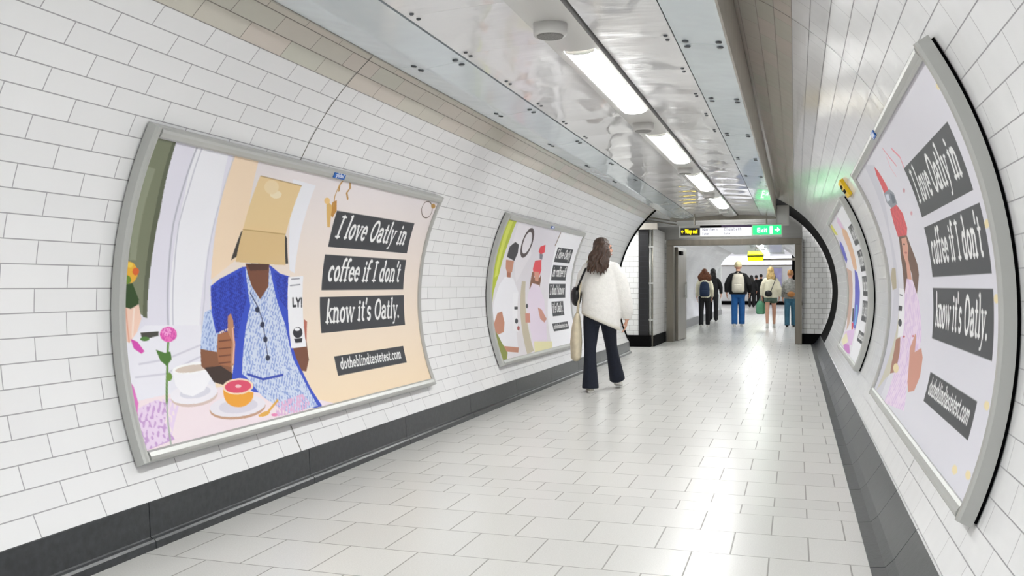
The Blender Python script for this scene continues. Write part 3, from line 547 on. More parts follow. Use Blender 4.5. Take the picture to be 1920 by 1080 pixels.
ART = {'A1':[('g','e9e2e4','f6dfbf'),('p','e4e2ee',[(-66,-38),(170,-31),(189,123),(196,361),(192,525),(177,802),(130,1116),(-44,1034)]),('p','f0f0f6',[(80,-33),(159,-27),(178,174),(173,432),(158,706),(95,696),(96,380),(95,169)]),('p','f4dcc0',[(174,-20),(240,-18),(264,244),(250,381),(190,455),(188,361),(182,173)]),('p','eeeef4',[(357,40),(436,47),(434,218),(434,424),(416,412),(391,225)]),('p','7b8069',[(-28,-55),(38,-16),(42,60),(45,234),(44,383),(42,578),(29,561),(25,519),(-8,518),(-39,158)]),('p','5f6450',[(34,-4),(41,-4),(52,233),(51,383),(47,581),(38,577),(41,383),(41,224)]),('p','8f947e',[(-1,96),(20,100),(18,249),(19,395),(7,396),(2,252)]),('l','b9b9c6',7,[(87,0),(87,125),(85,271),(89,413),(91,609)]),('l','c8c8d4',5,[(98,1),(100,156),(97,269),(101,412),(102,610)]),('l','d0d0dc',5,[(177,-9),(180,161),(177,339),(176,524),(162,707)]),('p','ecebf4',[(42,604),(167,616),(166,754),(186,793),(183,875),(-15,861),(-4,660)]),('l','d4d2df',5,[(24,726),(79,721),(164,684)]),('l','d4d2df',5,[(14,766),(74,768),(161,724)]),('p','f3e4ea',[(-13,841),(81,835),(196,842),(328,876),(525,1000),(417,1288),(-48,1052)]),('p','2f4a22',[(-9,478),(16,468),(30,520),(27,561),(-8,548)]),('p','e8b13a',[(25,434),(25,445),(22,455),(19,463),(14,468),(8,470),(3,468),(-2,463),(-6,456),(-9,446),(-11,435),(-10,425),(-8,415),(-5,407),(0,402),(5,400),(11,402),(16,406),(20,414),(23,423)]),('p','d9652e',[(27,431),(27,435),(26,439),(25,441),(23,443),(21,444),(19,443),(18,442),(16,439),(15,435),(14,432),(15,428),(15,424),(17,421),(18,420),(20,419),(22,419),(24,421),(26,424),(27,427)]),('p','6a8a2c',[(13,457),(13,462),(12,466),(10,469),(7,471),(5,472),(2,471),(-1,469),(-3,466),(-4,462),(-5,458),(-4,453),(-3,449),(-2,446),(1,444),(4,443),(6,444),(9,446),(11,449),(12,453)]),('p','b23c20',[(1,419),(1,422),(0,424),(-1,426),(-2,428),(-3,428),(-5,428),(-6,426),(-8,425),(-8,422),(-9,419),(-9,416),(-8,414),(-7,412),(-6,410),(-4,410),(-3,410),(-1,411),(0,413),(1,416)]),('p','f0cf55',[(14,411),(14,414),(13,416),(12,418),(10,419),(9,419),(7,419),(5,418),(4,416),(3,414),(3,412),(3,409),(3,407),(4,405),(6,404),(8,403),(10,403),(11,404),(13,406),(14,408)]),('p','f0cdbb',[(-8,538),(14,550),(30,535),(35,582),(26,623),(9,657),(-3,640),(-8,599)]),('l','e3a78d',5,[(5,549),(9,652)]),('l','f8e3d8',6,[(21,550),(16,637)]),('p','4b4a44',[(32,626),(70,626),(69,641),(35,650)]),('p','4f7c3a',[(50,649),(49,651),(48,653),(45,654),(43,655),(40,655),(37,654),(35,653),(33,651),(31,649),(31,646),(32,644),(33,642),(35,641),(38,640),(41,640),(43,641),(46,642),(48,644),(49,646)]),('p','c9a0d4',[(3,866),(45,847),(70,865),(53,925),(64,984),(-6,999),(-18,921)]),('s','ead6ee',60,0.35,[(3,866),(45,847),(100,852),(57,981),(-6,999),(-18,921)]),('p','e079c6',[(-9,740),(8,795),(11,848),(3,887),(-4,844),(-12,801)]),('p','c93fb0',[(-5,823),(4,846),(5,886),(-2,870)]),('p','d64fb0',[(12,644),(25,654),(38,687),(31,694),(17,675)]),('l','5f8a3c',9,[(89,663),(80,759),(67,864)]),('l','a9b5a8',6,[(67,864),(60,927),(53,1002)]),('p','4e7a34',[(61,685),(80,699),(92,696),(93,723),(80,743),(68,722)]),('p','6a8f3a',[(89,780),(88,785),(87,788),(85,791),(83,793),(81,793),(79,792),(78,789),(77,786),(76,782),(76,778),(77,773),(78,770),(80,767),(82,765),(84,765),(86,766),(87,769),(88,772),(89,776)]),('p','ee74c0',[(109,641),(108,649),(105,656),(100,661),(95,664),(89,665),(84,663),(79,658),(75,652),(73,645),(72,637),(73,629),(76,622),(80,617),(86,614),(91,613),(97,615),(102,619),(106,625),(109,633)]),('p','f7a8dc',[(97,631),(97,635),(95,638),(93,641),(90,642),(87,643),(84,642),(81,640),(79,636),(78,633),(77,629),(78,625),(79,621),(82,619),(85,617),(88,617),(91,618),(93,620),(96,623),(97,627)]),('s','d94fae',120,0.6,[(109,641),(108,649),(105,656),(100,661),(95,664),(89,665),(84,663),(79,658),(75,652),(73,645),(72,637),(73,629),(76,622),(80,617),(86,614),(91,613),(97,615),(102,619),(106,625),(109,633)]),('p','d9c3bd',[(186,861),(183,872),(174,882),(161,889),(145,893),(128,893),(111,890),(97,884),(86,875),(79,865),(77,854),(80,844),(88,835),(100,827),(114,823),(131,822),(148,824),(164,830),(176,839),(184,850)]),('p','f1eef5',[(187,852),(183,863),(174,872),(161,879),(145,883),(128,883),(111,880),(97,874),(85,866),(79,856),(77,845),(79,835),(87,826),(99,819),(114,815),(131,814),(148,816),(164,822),(176,830),(184,840)]),('p','dcdbe6',[(170,847),(168,853),(162,858),(154,862),(143,865),(132,865),(121,863),(111,860),(104,855),(99,849),(98,843),(100,837),(105,832),(113,828),(123,825),(134,825),(145,826),(155,829),(164,834),(169,840)]),('p','f6f5fa',[(91,761),(187,752),(178,803),(155,844),(126,857),(105,842),(93,811)]),('p','fafafc',[(186,760),(183,766),(176,772),(165,776),(152,779),(137,780),(122,779),(110,776),(100,772),(93,766),(91,761),(93,755),(100,750),(110,746),(123,743),(137,742),(152,742),(165,745),(176,749),(184,754)]),('p','d6c7bb',[(176,762),(174,766),(168,770),(159,773),(148,774),(135,775),(123,774),(112,772),(104,770),(99,766),(97,763),(99,759),(104,755),(112,753),(123,751),(135,750),(148,751),(159,752),(168,755),(174,758)]),('l','f6f5fa',16,[(171,772),(181,764),(186,779),(177,797),(161,808)]),('p','8a5a3e',[(162,684),(213,680),(243,696),(230,815),(195,824),(158,758)]),('p','3b2a24',[(165,765),(206,767),(236,804),(221,849),(182,821)]),('p','c5d4f0',[(176,571),(201,555),(212,632),(213,691),(202,716),(161,698),(168,639)]),('s','8ea4d8',90,0.66,[(176,571),(201,555),(212,632),(213,691),(202,716),(161,698),(168,639)]),('p','3350c8',[(190,478),(211,452),(270,405),(351,394),(385,426),(418,438),(424,533),(436,642),(443,752),(440,848),(454,922),(474,996),(452,1000),(374,955),(324,901),(279,882),(229,820),(240,768),(253,624),(203,649),(194,572)]),('s','1f2f9a',130,0.5,[(191,484),(271,417),(289,528),(258,673),(203,643)]),('s','1f2f9a',130,0.5,[(363,420),(416,441),(421,587),(389,532)]),('p','d4def2',[(280,410),(352,404),(379,531),(406,639),(418,775),(438,862),(463,993),(364,993),(302,908),(269,823),(258,808),(282,652),(299,554)]),('s','93a8dc',80,0.62,[(280,410),(352,404),(379,531),(406,639),(418,775),(438,862),(463,993),(364,993),(302,908),(269,823),(258,808),(282,652),(299,554)]),('p','7b4c37',[(278,392),(349,388),(352,479),(328,530),(302,479),(287,429)]),('p','54332a',[(281,392),(349,388),(345,414),(294,419)]),('l','3f4a7a',5,[(298,504),(320,555),(333,606),(339,684),(340,768)]),('p','232b4a',[(327,570),(326,574),(325,577),(324,579),(322,581),(320,581),(318,581),(316,579),(314,576),(313,573),(313,569),(313,566),(314,563),(316,560),(318,559),(320,558),(322,559),(324,561),(326,563),(326,567)]),('p','232b4a',[(340,630),(339,634),(338,637),(337,639),(335,640),(333,641),(330,640),(329,638),(327,636),(326,632),(326,629),(327,625),(328,622),(329,620),(331,618),(334,618),(336,619),(338,620),(339,623),(340,626)]),('p','232b4a',[(345,689),(345,692),(344,695),(342,698),(340,699),(338,699),(335,698),(334,696),(332,694),(332,690),(332,687),(332,683),(333,680),(335,678),(337,677),(339,676),(341,677),(343,679),(345,682),(345,685)]),('p','232b4a',[(346,763),(346,766),(344,769),(342,771),(340,773),(338,773),(336,772),(334,770),(333,767),(332,764),(332,760),(333,757),(335,754),(336,751),(338,750),(341,750),(343,751),(344,753),(346,756),(346,759)]),('l','2f48b4',8,[(273,812),(314,841),(376,837)]),('l','3350c8',16,[(437,834),(454,922),(472,993)]),('p','a86c4a',[(207,653),(243,641),(252,685),(242,768),(231,776),(202,761),(201,713)]),('l','6f3f2c',4,[(209,678),(241,677)]),('l','6f3f2c',4,[(207,705),(239,705)]),('l','6f3f2c',4,[(205,732),(237,732)]),('l','6f3f2c',4,[(203,757),(234,758)]),('p','c08a66',[(236,589),(244,579),(250,606),(251,697),(240,768),(231,772),(243,684),(234,646)]),('l','e9b9a4',6,[(247,636),(248,696),(239,762)]),('p','7b4c37',[(420,708),(473,715),(472,792),(455,840),(440,834),(429,777)]),('p','b86a58',[(470,618),(481,630),(473,715),(466,714)]),('p','f2f2f6',[(414,441),(465,435),(470,736),(418,735)]),('l','2c2c34',9,[(433,529),(434,562),(443,561)]),('l','2c2c34',9,[(445,529),(451,546),(451,563)]),('l','2c2c34',9,[(458,530),(451,546)]),('l','2c2c34',8,[(463,530),(463,552)]),('l','2c2c34',8,[(463,560),(463,565)]),('l','8a8a96',4,[(422,476),(456,471)]),('l','8a8a96',4,[(425,449),(452,446)]),('p','2c2c34',[(462,675),(461,682),(458,688),(454,693),(449,695),(443,696),(438,694),(434,690),(431,685),(429,678),(428,671),(430,664),(433,658),(437,653),(441,650),(447,650),(452,651),(456,655),(460,661),(462,668)]),('p','f2f2f6',[(453,660),(452,662),(451,664),(449,665),(446,666),(443,666),(441,665),(438,664),(436,662),(435,660),(435,658),(435,656),(437,654),(439,653),(441,652),(444,652),(447,653),(449,654),(451,656),(453,658)]),('p','2c2c34',[(431,698),(460,697),(456,716),(434,715)]),('p','3a3632',[(253,268),(260,272),(257,362),(237,382)]),('p','3a3632',[(382,266),(392,281),(409,385),(395,388)]),('p','ddbf8c',[(256,261),(383,266),(401,392),(321,390),(250,387)]),('p','e8cc9a',[(261,54),(391,60),(385,266),(256,264)]),('l','b8935a',3,[(256,264),(384,266)]),('l','a98a5c',3,[(263,54),(391,60)]),('p','f3e3c4',[(340,110),(340,115),(339,120),(336,124),(332,127),(326,129),(321,130),(316,128),(311,126),(308,122),(306,118),(305,113),(307,108),(310,104),(314,101),(319,99),(324,98),(330,99),(334,102),(338,105)]),('p','eed8b0',[(324,83),(325,92),(324,100),(321,107),(316,113),(310,116),(303,116),(297,113),(291,108),(286,101),(283,93),(282,85),(283,76),(286,69),(290,64),(296,61),(303,61),(309,63),(316,68),(321,75)]),('p','c99f86',[(303,941),(297,954),(284,964),(266,970),(244,972),(221,969),(199,963),(180,954),(166,943),(158,931),(156,918),(161,907),(171,898),(187,891),(208,888),(230,889),(253,894),(274,903),(291,914),(301,928)]),('p','ece8f0',[(305,933),(299,945),(286,954),(268,960),(246,962),(223,960),(201,954),(182,946),(168,935),(160,923),(158,911),(162,900),(173,891),(189,884),(209,881),(232,882),(255,887),(276,895),(292,907),(302,920)]),('p','dcd8e4',[(282,930),(279,938),(270,944),(257,948),(242,949),(226,948),(211,944),(197,938),(187,931),(181,922),(180,914),(183,907),(190,901),(202,897),(216,895),(232,896),(248,899),(262,905),(274,912),(281,921)]),('p','f2a836',[(279,884),(277,892),(275,900),(271,907),(267,913),(262,918),(256,922),(250,926),(244,927),(238,928),(232,927),(226,925),(220,922),(215,918),(210,913),(206,907),(203,901),(201,894),(200,886),(199,879),(199,871),(201,853),(206,843)]),('p','f7dfc4',[(283,858),(280,867),(272,874),(262,879),(250,882),(237,881),(225,877),(215,871),(207,863),(202,854),(201,845),(204,836),(210,829),(219,824),(231,821),(244,821),(256,824),(268,830),(276,838),(282,848)]),('p','e2506e',[(277,857),(275,864),(268,870),(260,874),(249,876),(238,875),(227,872),(218,867),(211,861),(207,853),(206,846),(208,839),(214,833),(222,829),(232,827),(243,827),(254,830),(264,835),(272,841),(276,849)]),('p','f4c9cc',[(250,852),(249,854),(248,855),(246,856),(243,856),(241,856),(238,855),(236,854),(235,852),(234,850),(234,848),(235,847),(236,845),(238,844),(240,844),(243,844),(245,845),(247,847),(249,848),(249,850)]),('l','e8b04e',8,[(277,974),(298,974),(342,932)]),('p','e8b04e',[(310,970),(309,973),(307,975),(303,978),(299,980),(294,981),(289,981),(284,981),(281,979),(279,977),(278,975),(278,972),(281,969),(284,967),(288,965),(293,964),(298,963),(303,964),(306,965),(309,967)]),('s','e3b8dc',70,0.4,[(335,943),(424,928),(441,975),(406,999),(323,993)]),('p','e88ab8',[(329,988),(328,990),(327,991),(324,992),(322,992),(319,991),(316,990),(313,988),(312,986),(311,984),(311,982),(312,980),(313,979),(316,978),(319,978),(322,979),(324,980),(327,982),(328,984),(329,986)]),('p','c08a3c',[(515,105),(528,91),(541,138),(533,172),(520,158)]),('p','dcb46c',[(491,99),(519,120),(533,215),(523,216)]),('p','ecc684',[(504,100),(505,104),(505,108),(503,112),(501,115),(498,116),(495,116),(491,114),(488,112),(486,108),(484,104),(483,99),(484,95),(485,92),(487,89),(490,88),(493,88),(497,89),(500,92),(502,95)]),('l','b98a44',9,[(525,-8),(518,22),(523,48)]),('l','b98a44',9,[(550,-4),(561,27),(555,51),(568,77)]),('l','c79a58',6,[(517,22),(516,77),(524,119)]),('l','6a5a4a',5,[(984,51),(985,65),(984,78),(979,88),(971,95),(962,97),(952,95),(942,89),(934,79),(927,66),(922,53),(921,39),(922,26),(926,16),(933,9),(942,7),(952,8),(962,14),(971,24),(979,37),(985,52)]),('p','b0863c',[(993,23),(994,27),(994,31),(992,34),(990,37),(986,38),(982,38),(978,37),(974,35),(971,32),(968,28),(967,24),(967,20),(969,16),(971,14),(975,12),(979,12),(983,13),(987,16),(990,19)])],'A2':[('g','dddbe4','dedde6'),('p','d0cfda',[(207,-1),(324,40),(156,280),(139,462),(165,675),(145,802),(133,1007),(-100,1078)]),('p','b5a98e',[(56,442),(117,444),(101,531),(32,541),(10,482)]),('p','cfcab8',[(142,553),(206,726),(177,882),(111,927),(38,1003),(83,813),(126,690)]),('l','e37f95',9,[(490,33),(503,69),(524,107)]),('l','e77d92',10,[(559,60),(588,100),(578,139)]),('l','eaa9b6',6,[(480,61),(466,98),(479,133)]),('p','d9a0ac',[(505,194),(502,196),(498,197),(494,198),(490,198),(487,197),(484,196),(482,195),(482,193),(483,191),(485,189),(488,187),(491,186),(495,185),(499,185),(503,186),(505,187),(507,188),(507,190),(507,192)]),('p','d9a0ac',[(499,273),(497,275),(494,277),(490,278),(486,278),(482,278),(479,277),(477,275),(476,274),(477,272),(478,270),(481,268),(484,266),(488,265),(492,265),(496,265),(498,266),(500,268),(501,269),(501,271)]),('p','de4a55',[(311,41),(327,64),(342,130),(336,151),(271,151),(277,118),(284,73)]),('p','8b909c',[(268,145),(351,149),(382,173),(374,213),(287,214),(252,181)]),('p','d5dbe8',[(277,153),(318,161),(308,183),(265,182)]),('p','5b6673',[(341,163),(374,179),(364,206),(321,202)]),('p','de4a55',[(263,212),(361,214),(397,254),(398,310),(367,336),(252,326),(245,270)]),('s','c13c4a',60,0.6,[(263,212),(361,214),(397,254),(398,310),(367,336),(252,326),(245,270)]),('p','6b4a38',[(261,325),(369,333),(392,383),(429,444),(432,482),(382,568),(351,549),(348,480),(326,448),(255,572),(216,573),(223,476),(231,401)]),('p','dba08a',[(291,337),(356,339),(353,380),(324,413),(333,449),(339,509),(281,509),(288,436),(269,393)]),('p','b86058',[(328,396),(326,397),(323,398),(319,398),(313,398),(308,398),(302,397),(298,396),(294,395),(292,394),(292,393),(294,391),(298,391),(302,390),(307,390),(313,390),(318,391),(323,392),(326,393),(328,394)]),('p','4a3028',[(323,362),(321,363),(319,364),(315,364),(311,364),(307,364),(302,363),(299,362),(296,361),(295,360),(295,359),(296,358),(299,358),(302,357),(307,357),(311,358),(315,358),(319,359),(321,360),(323,361)]),('p','ecd9ee',[(271,493),(348,499),(413,576),(457,685),(454,760),(366,746),(395,819),(411,895),(454,962),(211,1007),(208,927),(201,815),(193,716),(175,619)]),('s','ddc4e6',30,0.62,[(271,493),(348,499),(413,576),(457,685),(454,760),(366,746),(395,819),(411,895),(454,962),(211,1007),(208,927),(201,815),(193,716),(175,619)]),('p','f0eff4',[(146,530),(221,535),(229,723),(152,738),(132,621)]),('p','33333c',[(131,604),(187,605),(184,625),(128,626)]),('p','33333c',[(194,672),(194,677),(191,682),(186,686),(179,689),(170,690),(161,690),(152,689),(144,686),(138,682),(135,678),(135,673),(138,668),(144,664),(152,661),(161,660),(170,660),(179,661),(186,664),(191,668)]),('l','55555f',5,[(150,558),(192,561)]),('p','a5705a',[(131,749),(193,733),(219,790),(224,872),(156,893),(137,850)]),('p','cf927e',[(343,754),(385,694),(400,702),(406,759),(471,734),(499,762),(508,823),(488,879),(433,899),(396,869),(368,815)]),('p','b8404c',[(260,721),(260,723),(258,724),(255,725),(252,726),(247,727),(242,728),(238,728),(234,727),(231,726),(230,725),(230,724),(232,722),(235,721),(239,720),(243,719),(248,719),(252,719),(256,719),(259,720)]),('p','c8505c',[(372,705),(372,706),(371,708),(369,709),(367,710),(364,710),(361,710),(358,710),(355,710),(354,709),(353,708),(353,706),(354,705),(356,704),(358,703),(361,703),(364,702),(367,703),(370,703),(371,704)]),('p','ecdcae',[(1017,254),(1014,256),(1011,258),(1008,259),(1004,260),(1000,259),(998,258),(996,256),(995,253),(995,250),(996,247),(999,245),(1002,243),(1006,241),(1010,241),(1013,242),(1016,243),(1017,245),(1018,248),(1018,251)]),('p','ecdcae',[(979,386),(977,389),(975,392),(971,393),(967,394),(964,394),(960,393),(957,391),(956,389),(955,386),(956,382),(958,379),(961,377),(964,375),(968,374),(972,374),(975,375),(978,377),(980,380),(980,383)]),('p','ecdcae',[(982,549),(981,552),(979,555),(976,558),(973,559),(969,560),(966,560),(962,558),(960,556),(958,553),(958,550),(959,546),(961,543),(964,541),(967,539),(971,539),(974,539),(978,541),(980,543),(981,546)]),('p','ecdcae',[(973,783),(974,786),(973,789),(972,792),(969,795),(966,796),(963,797),(959,796),(956,795),(953,793),(951,790),(950,787),(951,783),(953,780),(955,778),(959,777),(962,776),(966,777),(969,778),(972,780)]),('p','ecdcae',[(973,941),(975,944),(975,947),(974,950),(973,952),(970,954),(967,955),(963,956),(959,955),(956,953),(953,951),(952,948),(952,945),(952,942),(954,940),(957,938),(961,937),(964,937),(968,937),(971,939)]),('p','ecdcae',[(914,958),(916,960),(916,964),(915,967),(913,969),(910,971),(907,973),(903,973),(898,972),(895,971),(892,968),(890,966),(889,962),(890,959),(892,956),(895,954),(899,953),(903,953),(908,954),(911,955)]),('p','ecdcae',[(992,68),(989,70),(985,71),(981,71),(977,71),(973,70),(971,68),(970,65),(970,63),(971,60),(974,57),(977,56),(981,55),(985,54),(989,55),(992,56),(995,58),(996,60),(996,63),(994,66)]),('p','ecdcae',[(836,852),(837,856),(837,859),(836,863),(833,866),(829,868),(824,869),(819,868),(814,867),(810,865),(807,862),(806,858),(806,855),(808,851),(811,848),(815,847),(820,846),(825,846),(829,847),(833,849)]),('p','ecdcae',[(252,849),(255,855),(255,860),(251,866),(244,870),(234,873),(222,875),(210,875),(198,873),(188,869),(180,864),(177,859),(177,853),(182,847),(190,843),(201,840),(213,838),(225,839),(236,841),(246,845)]),('p','ecdcae',[(1009,648),(1009,652),(1008,655),(1006,657),(1003,659),(1000,660),(997,660),(993,659),(991,657),(989,655),(988,652),(988,648),(989,645),(991,643),(994,641),(998,640),(1001,640),(1004,641),(1007,643),(1009,645)])],'A3':[('g','e3e0e8','e9e4e8'),('p','f4f4f8',[(643,-5),(1109,-15),(1126,213),(1072,487),(1045,753),(943,1067),(580,1040),(659,565),(669,293)]),('p','b9c53a',[(-76,-51),(93,-27),(95,144),(68,391),(27,523),(6,639),(-64,648),(-68,420),(-52,162)]),('p','d6de5e',[(24,7),(62,8),(62,176),(52,405),(27,419),(31,193)]),('p','8a9244',[(-49,661),(-7,729),(37,839),(77,954),(32,1028),(-62,1036),(-58,801)]),('p','ece8ee',[(118,13),(264,19),(374,234),(254,456),(195,276),(135,168)]),('l','4a3a3c',26,[(339,150),(336,182),(327,210),(313,231),(297,243),(280,246),(265,239),(252,223),(243,199),(237,171),(235,139),(236,109),(242,81),(251,60),(264,46),(279,42),(296,48),(313,64),(327,88),(336,118),(341,149)]),('p','3e3a40',[(114,267),(115,191),(158,152),(204,168),(217,231),(200,292)]),('p','c98e76',[(112,288),(196,292),(196,374),(154,396),(124,349)]),('p','b07058',[(141,375),(185,381),(187,415),(148,416)]),('p','f2f1f7',[(128,410),(218,422),(284,527),(194,945),(86,955),(46,867),(31,798),(-10,741),(26,601),(79,471)]),('p','c98e76',[(56,668),(104,658),(115,740),(93,805),(34,818),(-6,768)]),('p','c98e76',[(61,903),(204,935),(181,971),(71,946)]),('p','f6f5fa',[(228,526),(284,530),(241,822),(192,802)]),('p','3a3a42',[(259,741),(256,747),(253,752),(248,756),(243,759),(238,759),(233,758),(229,755),(226,750),(225,745),(226,738),(228,733),(231,727),(236,723),(241,721),(246,720),(251,722),(255,725),(258,730),(259,735)]),('p','3a3a42',[(234,631),(272,633),(269,654),(232,652)]),('p','b05a58',[(264,796),(261,801),(258,806),(254,809),(249,811),(244,811),(240,810),(237,807),(235,803),(234,798),(235,793),(237,788),(240,784),(245,780),(249,778),(254,778),(258,779),(261,782),(264,786),(264,791)]),('p','c9bfa9',[(316,442),(360,441),(364,703),(353,986),(267,1001),(283,841)]),('p','e8404c',[(449,200),(453,158),(509,136),(531,198),(487,222)]),('p','82808c',[(469,214),(515,217),(522,262),(486,256)]),('p','e8505a',[(427,343),(435,275),(513,262),(539,347),(518,409),(453,395)]),('p','8a5c46',[(426,366),(450,368),(458,410),(531,409),(542,377),(548,439),(530,524),(501,516),(466,470),(446,530),(410,500)]),('p','dba08a',[(451,362),(514,366),(518,440),(474,437)]),('p','ecdfef',[(441,455),(527,470),(605,595),(597,783),(527,998),(356,1001),(379,853),(379,705),(389,558)]),('p','cf8a78',[(351,688),(404,692),(395,765),(340,760)]),('p','cf9482',[(512,653),(559,671),(611,753),(572,781),(526,746)]),('p','3a3a42',[(392,635),(390,640),(388,645),(384,649),(380,651),(376,652),(372,650),(369,648),(366,644),(365,639),(365,633),(366,628),(368,623),(372,620),(375,617),(380,617),(384,618),(387,620),(390,624),(391,629)]),('p','ece6b4',[(388,915),(609,946),(577,1023),(352,1008)]),('l','7a6048',18,[(647,20),(646,80),(639,123)])],'A4':[('g','e6e3ea','eae6ec'),('p','f3f3f7',[(961,-9),(934,90),(885,239),(848,408),(880,597),(882,805),(1062,1040),(666,1016),(590,860),(570,651),(529,466),(529,311),(626,138),(574,13)]),('p','dcd85a',[(120,7),(125,46),(162,110),(29,93),(-47,20)]),('p','e8c8e4',[(537,20),(573,53),(557,115),(452,101),(424,42)]),('p','e3b893',[(487,92),(626,138),(615,270),(578,397),(518,418),(396,389),(398,264),(388,145)]),('p','5a60c8',[(129,150),(183,205),(178,314),(64,341),(-19,273),(11,188)]),('p','d0b0a0',[(4,373),(272,410),(204,615),(196,825),(125,872),(-181,626)]),('p','5a5ec8',[(449,404),(562,432),(602,559),(571,698),(539,830),(379,808),(344,661),(356,537)]),('p','6ab4e0',[(406,659),(490,655),(529,795),(460,801)]),('p','3a3438',[(247,691),(330,687),(380,783),(312,789)]),('p','e04858',[(294,790),(412,793),(448,839),(384,845)]),('p','d088d0',[(174,977),(397,920),(624,987),(414,1015)]),('p','e2c2e6',[(58,893),(522,819),(573,934),(215,971)]),('p','ece4c0',[(23,969),(150,883),(384,935),(205,986)])]}
LE = lambda a: 180-a
B1 = [((.542, .912, .137, .302), 'I love Oatly in'), ((.535, .915, .337, .497), "coffee if I don't"), ((.530, .920, .526, .686), "know it's Oatly."), ((.567, .893, .795, .884), 'dotheblindtastetest.com')]
B2 = [((.575, .945, .136, .302), 'I love Oatly in'), ((.570, .957, .334, .494), "coffee if I don't"), ((.563, .957, .528, .688), "know it's Oatly."), ((.592, .917, .79, .884), 'dotheblindtastetest.com')]
B3 = [((.688, .93, .14, .27), 'I love Oatly'), ((.688, .91, .297, .43), 'in coffee if'), ((.667, .917, .458, .585), "I don't know"), ((.702, .88, .614, .74), "it's Oatly."), ((.675, .91, .80, .868), 'dotheblindtastetest.com')]
B4 = [((.746, .957, .13, .26), 'I love Oatly'), ((.74, .955, .295, .43), 'in coffee if'), ((.74, .96, .46, .585), "I don't know"), ((.725, .935, .615, .745), "it's Oatly."), ((.72, .96, .81, .88), 'dotheblindtastetest.com')]
poster(-1, 3.37, 6.81, 25.8, -20.9, ART['A1'], B1, 680, 420, 'framed poster of a person in blue waistcoat with a box over the head', 5.06)
poster(1, 3.29, 7.02, 29.6, -20.4, ART['A2'], B2, 560, 560, 'largest poster on the right wall, long haired person in pink below a red carton', 5.06)
poster(-1, 8.58, 12.02, 25.8, -20.9, ART['A3'], B3, 420, 300, 'framed poster of two people in pale tops beside a lime green strip', 10.26)
poster(1, 8.89, 12.32, 29.6, -20.4, ART['A4'], B4, 300, 340, 'narrow looking far framed poster on the right wall with four small dark captions', None)
# yellow and black tag on the right wall between the posters
M_yel = mat('yellow_plastic', 'f2c814', .4); 
def wall_pt(r, deg, y): x, z = circ(r, deg); return Vector((x, y, z))
t = empty('wall_tag', wall_pt(1.83, 31.7, 8.4), 0, 'small yellow and black tag fixed to the right wall between the two posters', 'tag')
mb = MB()
def patch(mb, a0, a1, y0, y1, r0, r1, org, mi=0):
    V = [wall_pt(r, a, y)-org for r in (r0, r1) for a, y in ((a0, y0), (a0, y1), (a1, y1), (a1, y0))]
    mb.add(V, [(0, 1, 2, 3), (7, 6, 5, 4), (0, 4, 5, 1), (1, 5, 6, 2), (2, 6, 7, 3), (3, 7, 4, 0)], mi)
patch(mb, 29.3, 34.2, 8.22, 8.5, 1.83, 1.80, t.location); mb.build('tag_plate', M_yel, t, bevel=.003)
mb = MB(); patch(mb, 30.6, 31.6, 8.26, 8.46, 1.80, 1.795, t.location); patch(mb, 32.2, 33.0, 8.32, 8.46, 1.80, 1.795, t.location); patch(mb, 31.6, 32.9, 8.50, 8.56, 1.825, 1.80, t.location); mb.build('tag_marking', M_black, t)
# ------------------------------------------------------------------ end wall, door frame, recess on the left
def wall_grid(name, x0, x1, y, z0, z1, m, thick=.1, d=1):
    V = [(x0, y, z0), (x1, y, z0), (x1, y, z1), (x0, y, z1), (x0, y+thick, z0), (x1, y+thick, z0), (x1, y+thick, z1), (x0, y+thick, z1)]
    me = mesh(V, [(0, 1, 2, 3), (7, 6, 5, 4), (0, 4, 5, 1), (1, 5, 6, 2), (2, 6, 7, 3), (3, 7, 4, 0)])
    uv = me.uv_layers.new(name='UVMap')
    for p in me.polygons:
        for li in p.loop_indices:
            v = me.vertices[me.loops[li].vertex_index].co; side = abs(p.normal.x) > .5
            uv.data[li].uv = ((v.y if side else v.x)+30*.152+.01, v.z+20*.102)
    return link(name, me, m)
YD = 19.05
M_bulk = mat('grey_corrugated_metal', '8f8e8b', .4, .5, bump=.5, bscale=2.5, stretch=(.2, 1, 14))
e_ = struct(wall_grid('wall_back', .135, 1.3, YD, 0, 3.2, M_tileF))
struct(wall_grid('wall_back', -3.7, -2.56, YD, 0, 2.12, M_tileF))
struct(wall_grid('wall_back', -3.9, .135, YD, 2.12, 3.2, M_bulk, .1))
mb = MB(); mb.box(.1, 1.2, YD-.03, YD+.02, -.02, .21); struct(mb.build('baseboard_back', M_black))

# recess
struct(wall_grid('wall_recess', -4.2, -2.87, 17.36, 0, 2.55, M_tileF))
struct(wall_grid('wall_recess', -2.87, -2.68, 17.33, .0, 2.24, M_black_tile, .1))
struct(wall_grid('wall_recess', -2.68, -2.60, 17.42, 0, 2.28, M_tileF, 1.65))
mb = MB(); mb.box(-3.6, -2.63, 17.26, 17.42, -.02, .22); mb.box(-2.62, -2.58, 17.42, YD, -.02, .21); struct(mb.build('baseboard_recess', M_black))
mb = MB(); mb.add([(-4.2, 15.6, 2.75), (-1.95, 15.6, 2.75), (-1.95, 19.0, 2.42), (-4.2, 19.0, 2.42)], [(0, 1, 2, 3)]); mb.add([(-4.2, 15.6, 0), (-4.2, 19.0, 0), (-4.2, 19.0, 2.8), (-4.2, 15.6, 2.8)], [(0, 1, 2, 3)])
struct(mb.build('ceiling_recess', mat('white_soffit', 'e8e8e8', .5)))
mb = MB(); mb.box(-3.1, -2.5, 17.22, 17.34, 2.24, 2.36); struct(mb.build('trim_3', M_trim))
t = empty('conduit', (-2.655, 17.38, 0), 0, 'thin grey vertical pipe run beside the black tiled column', 'pipe')
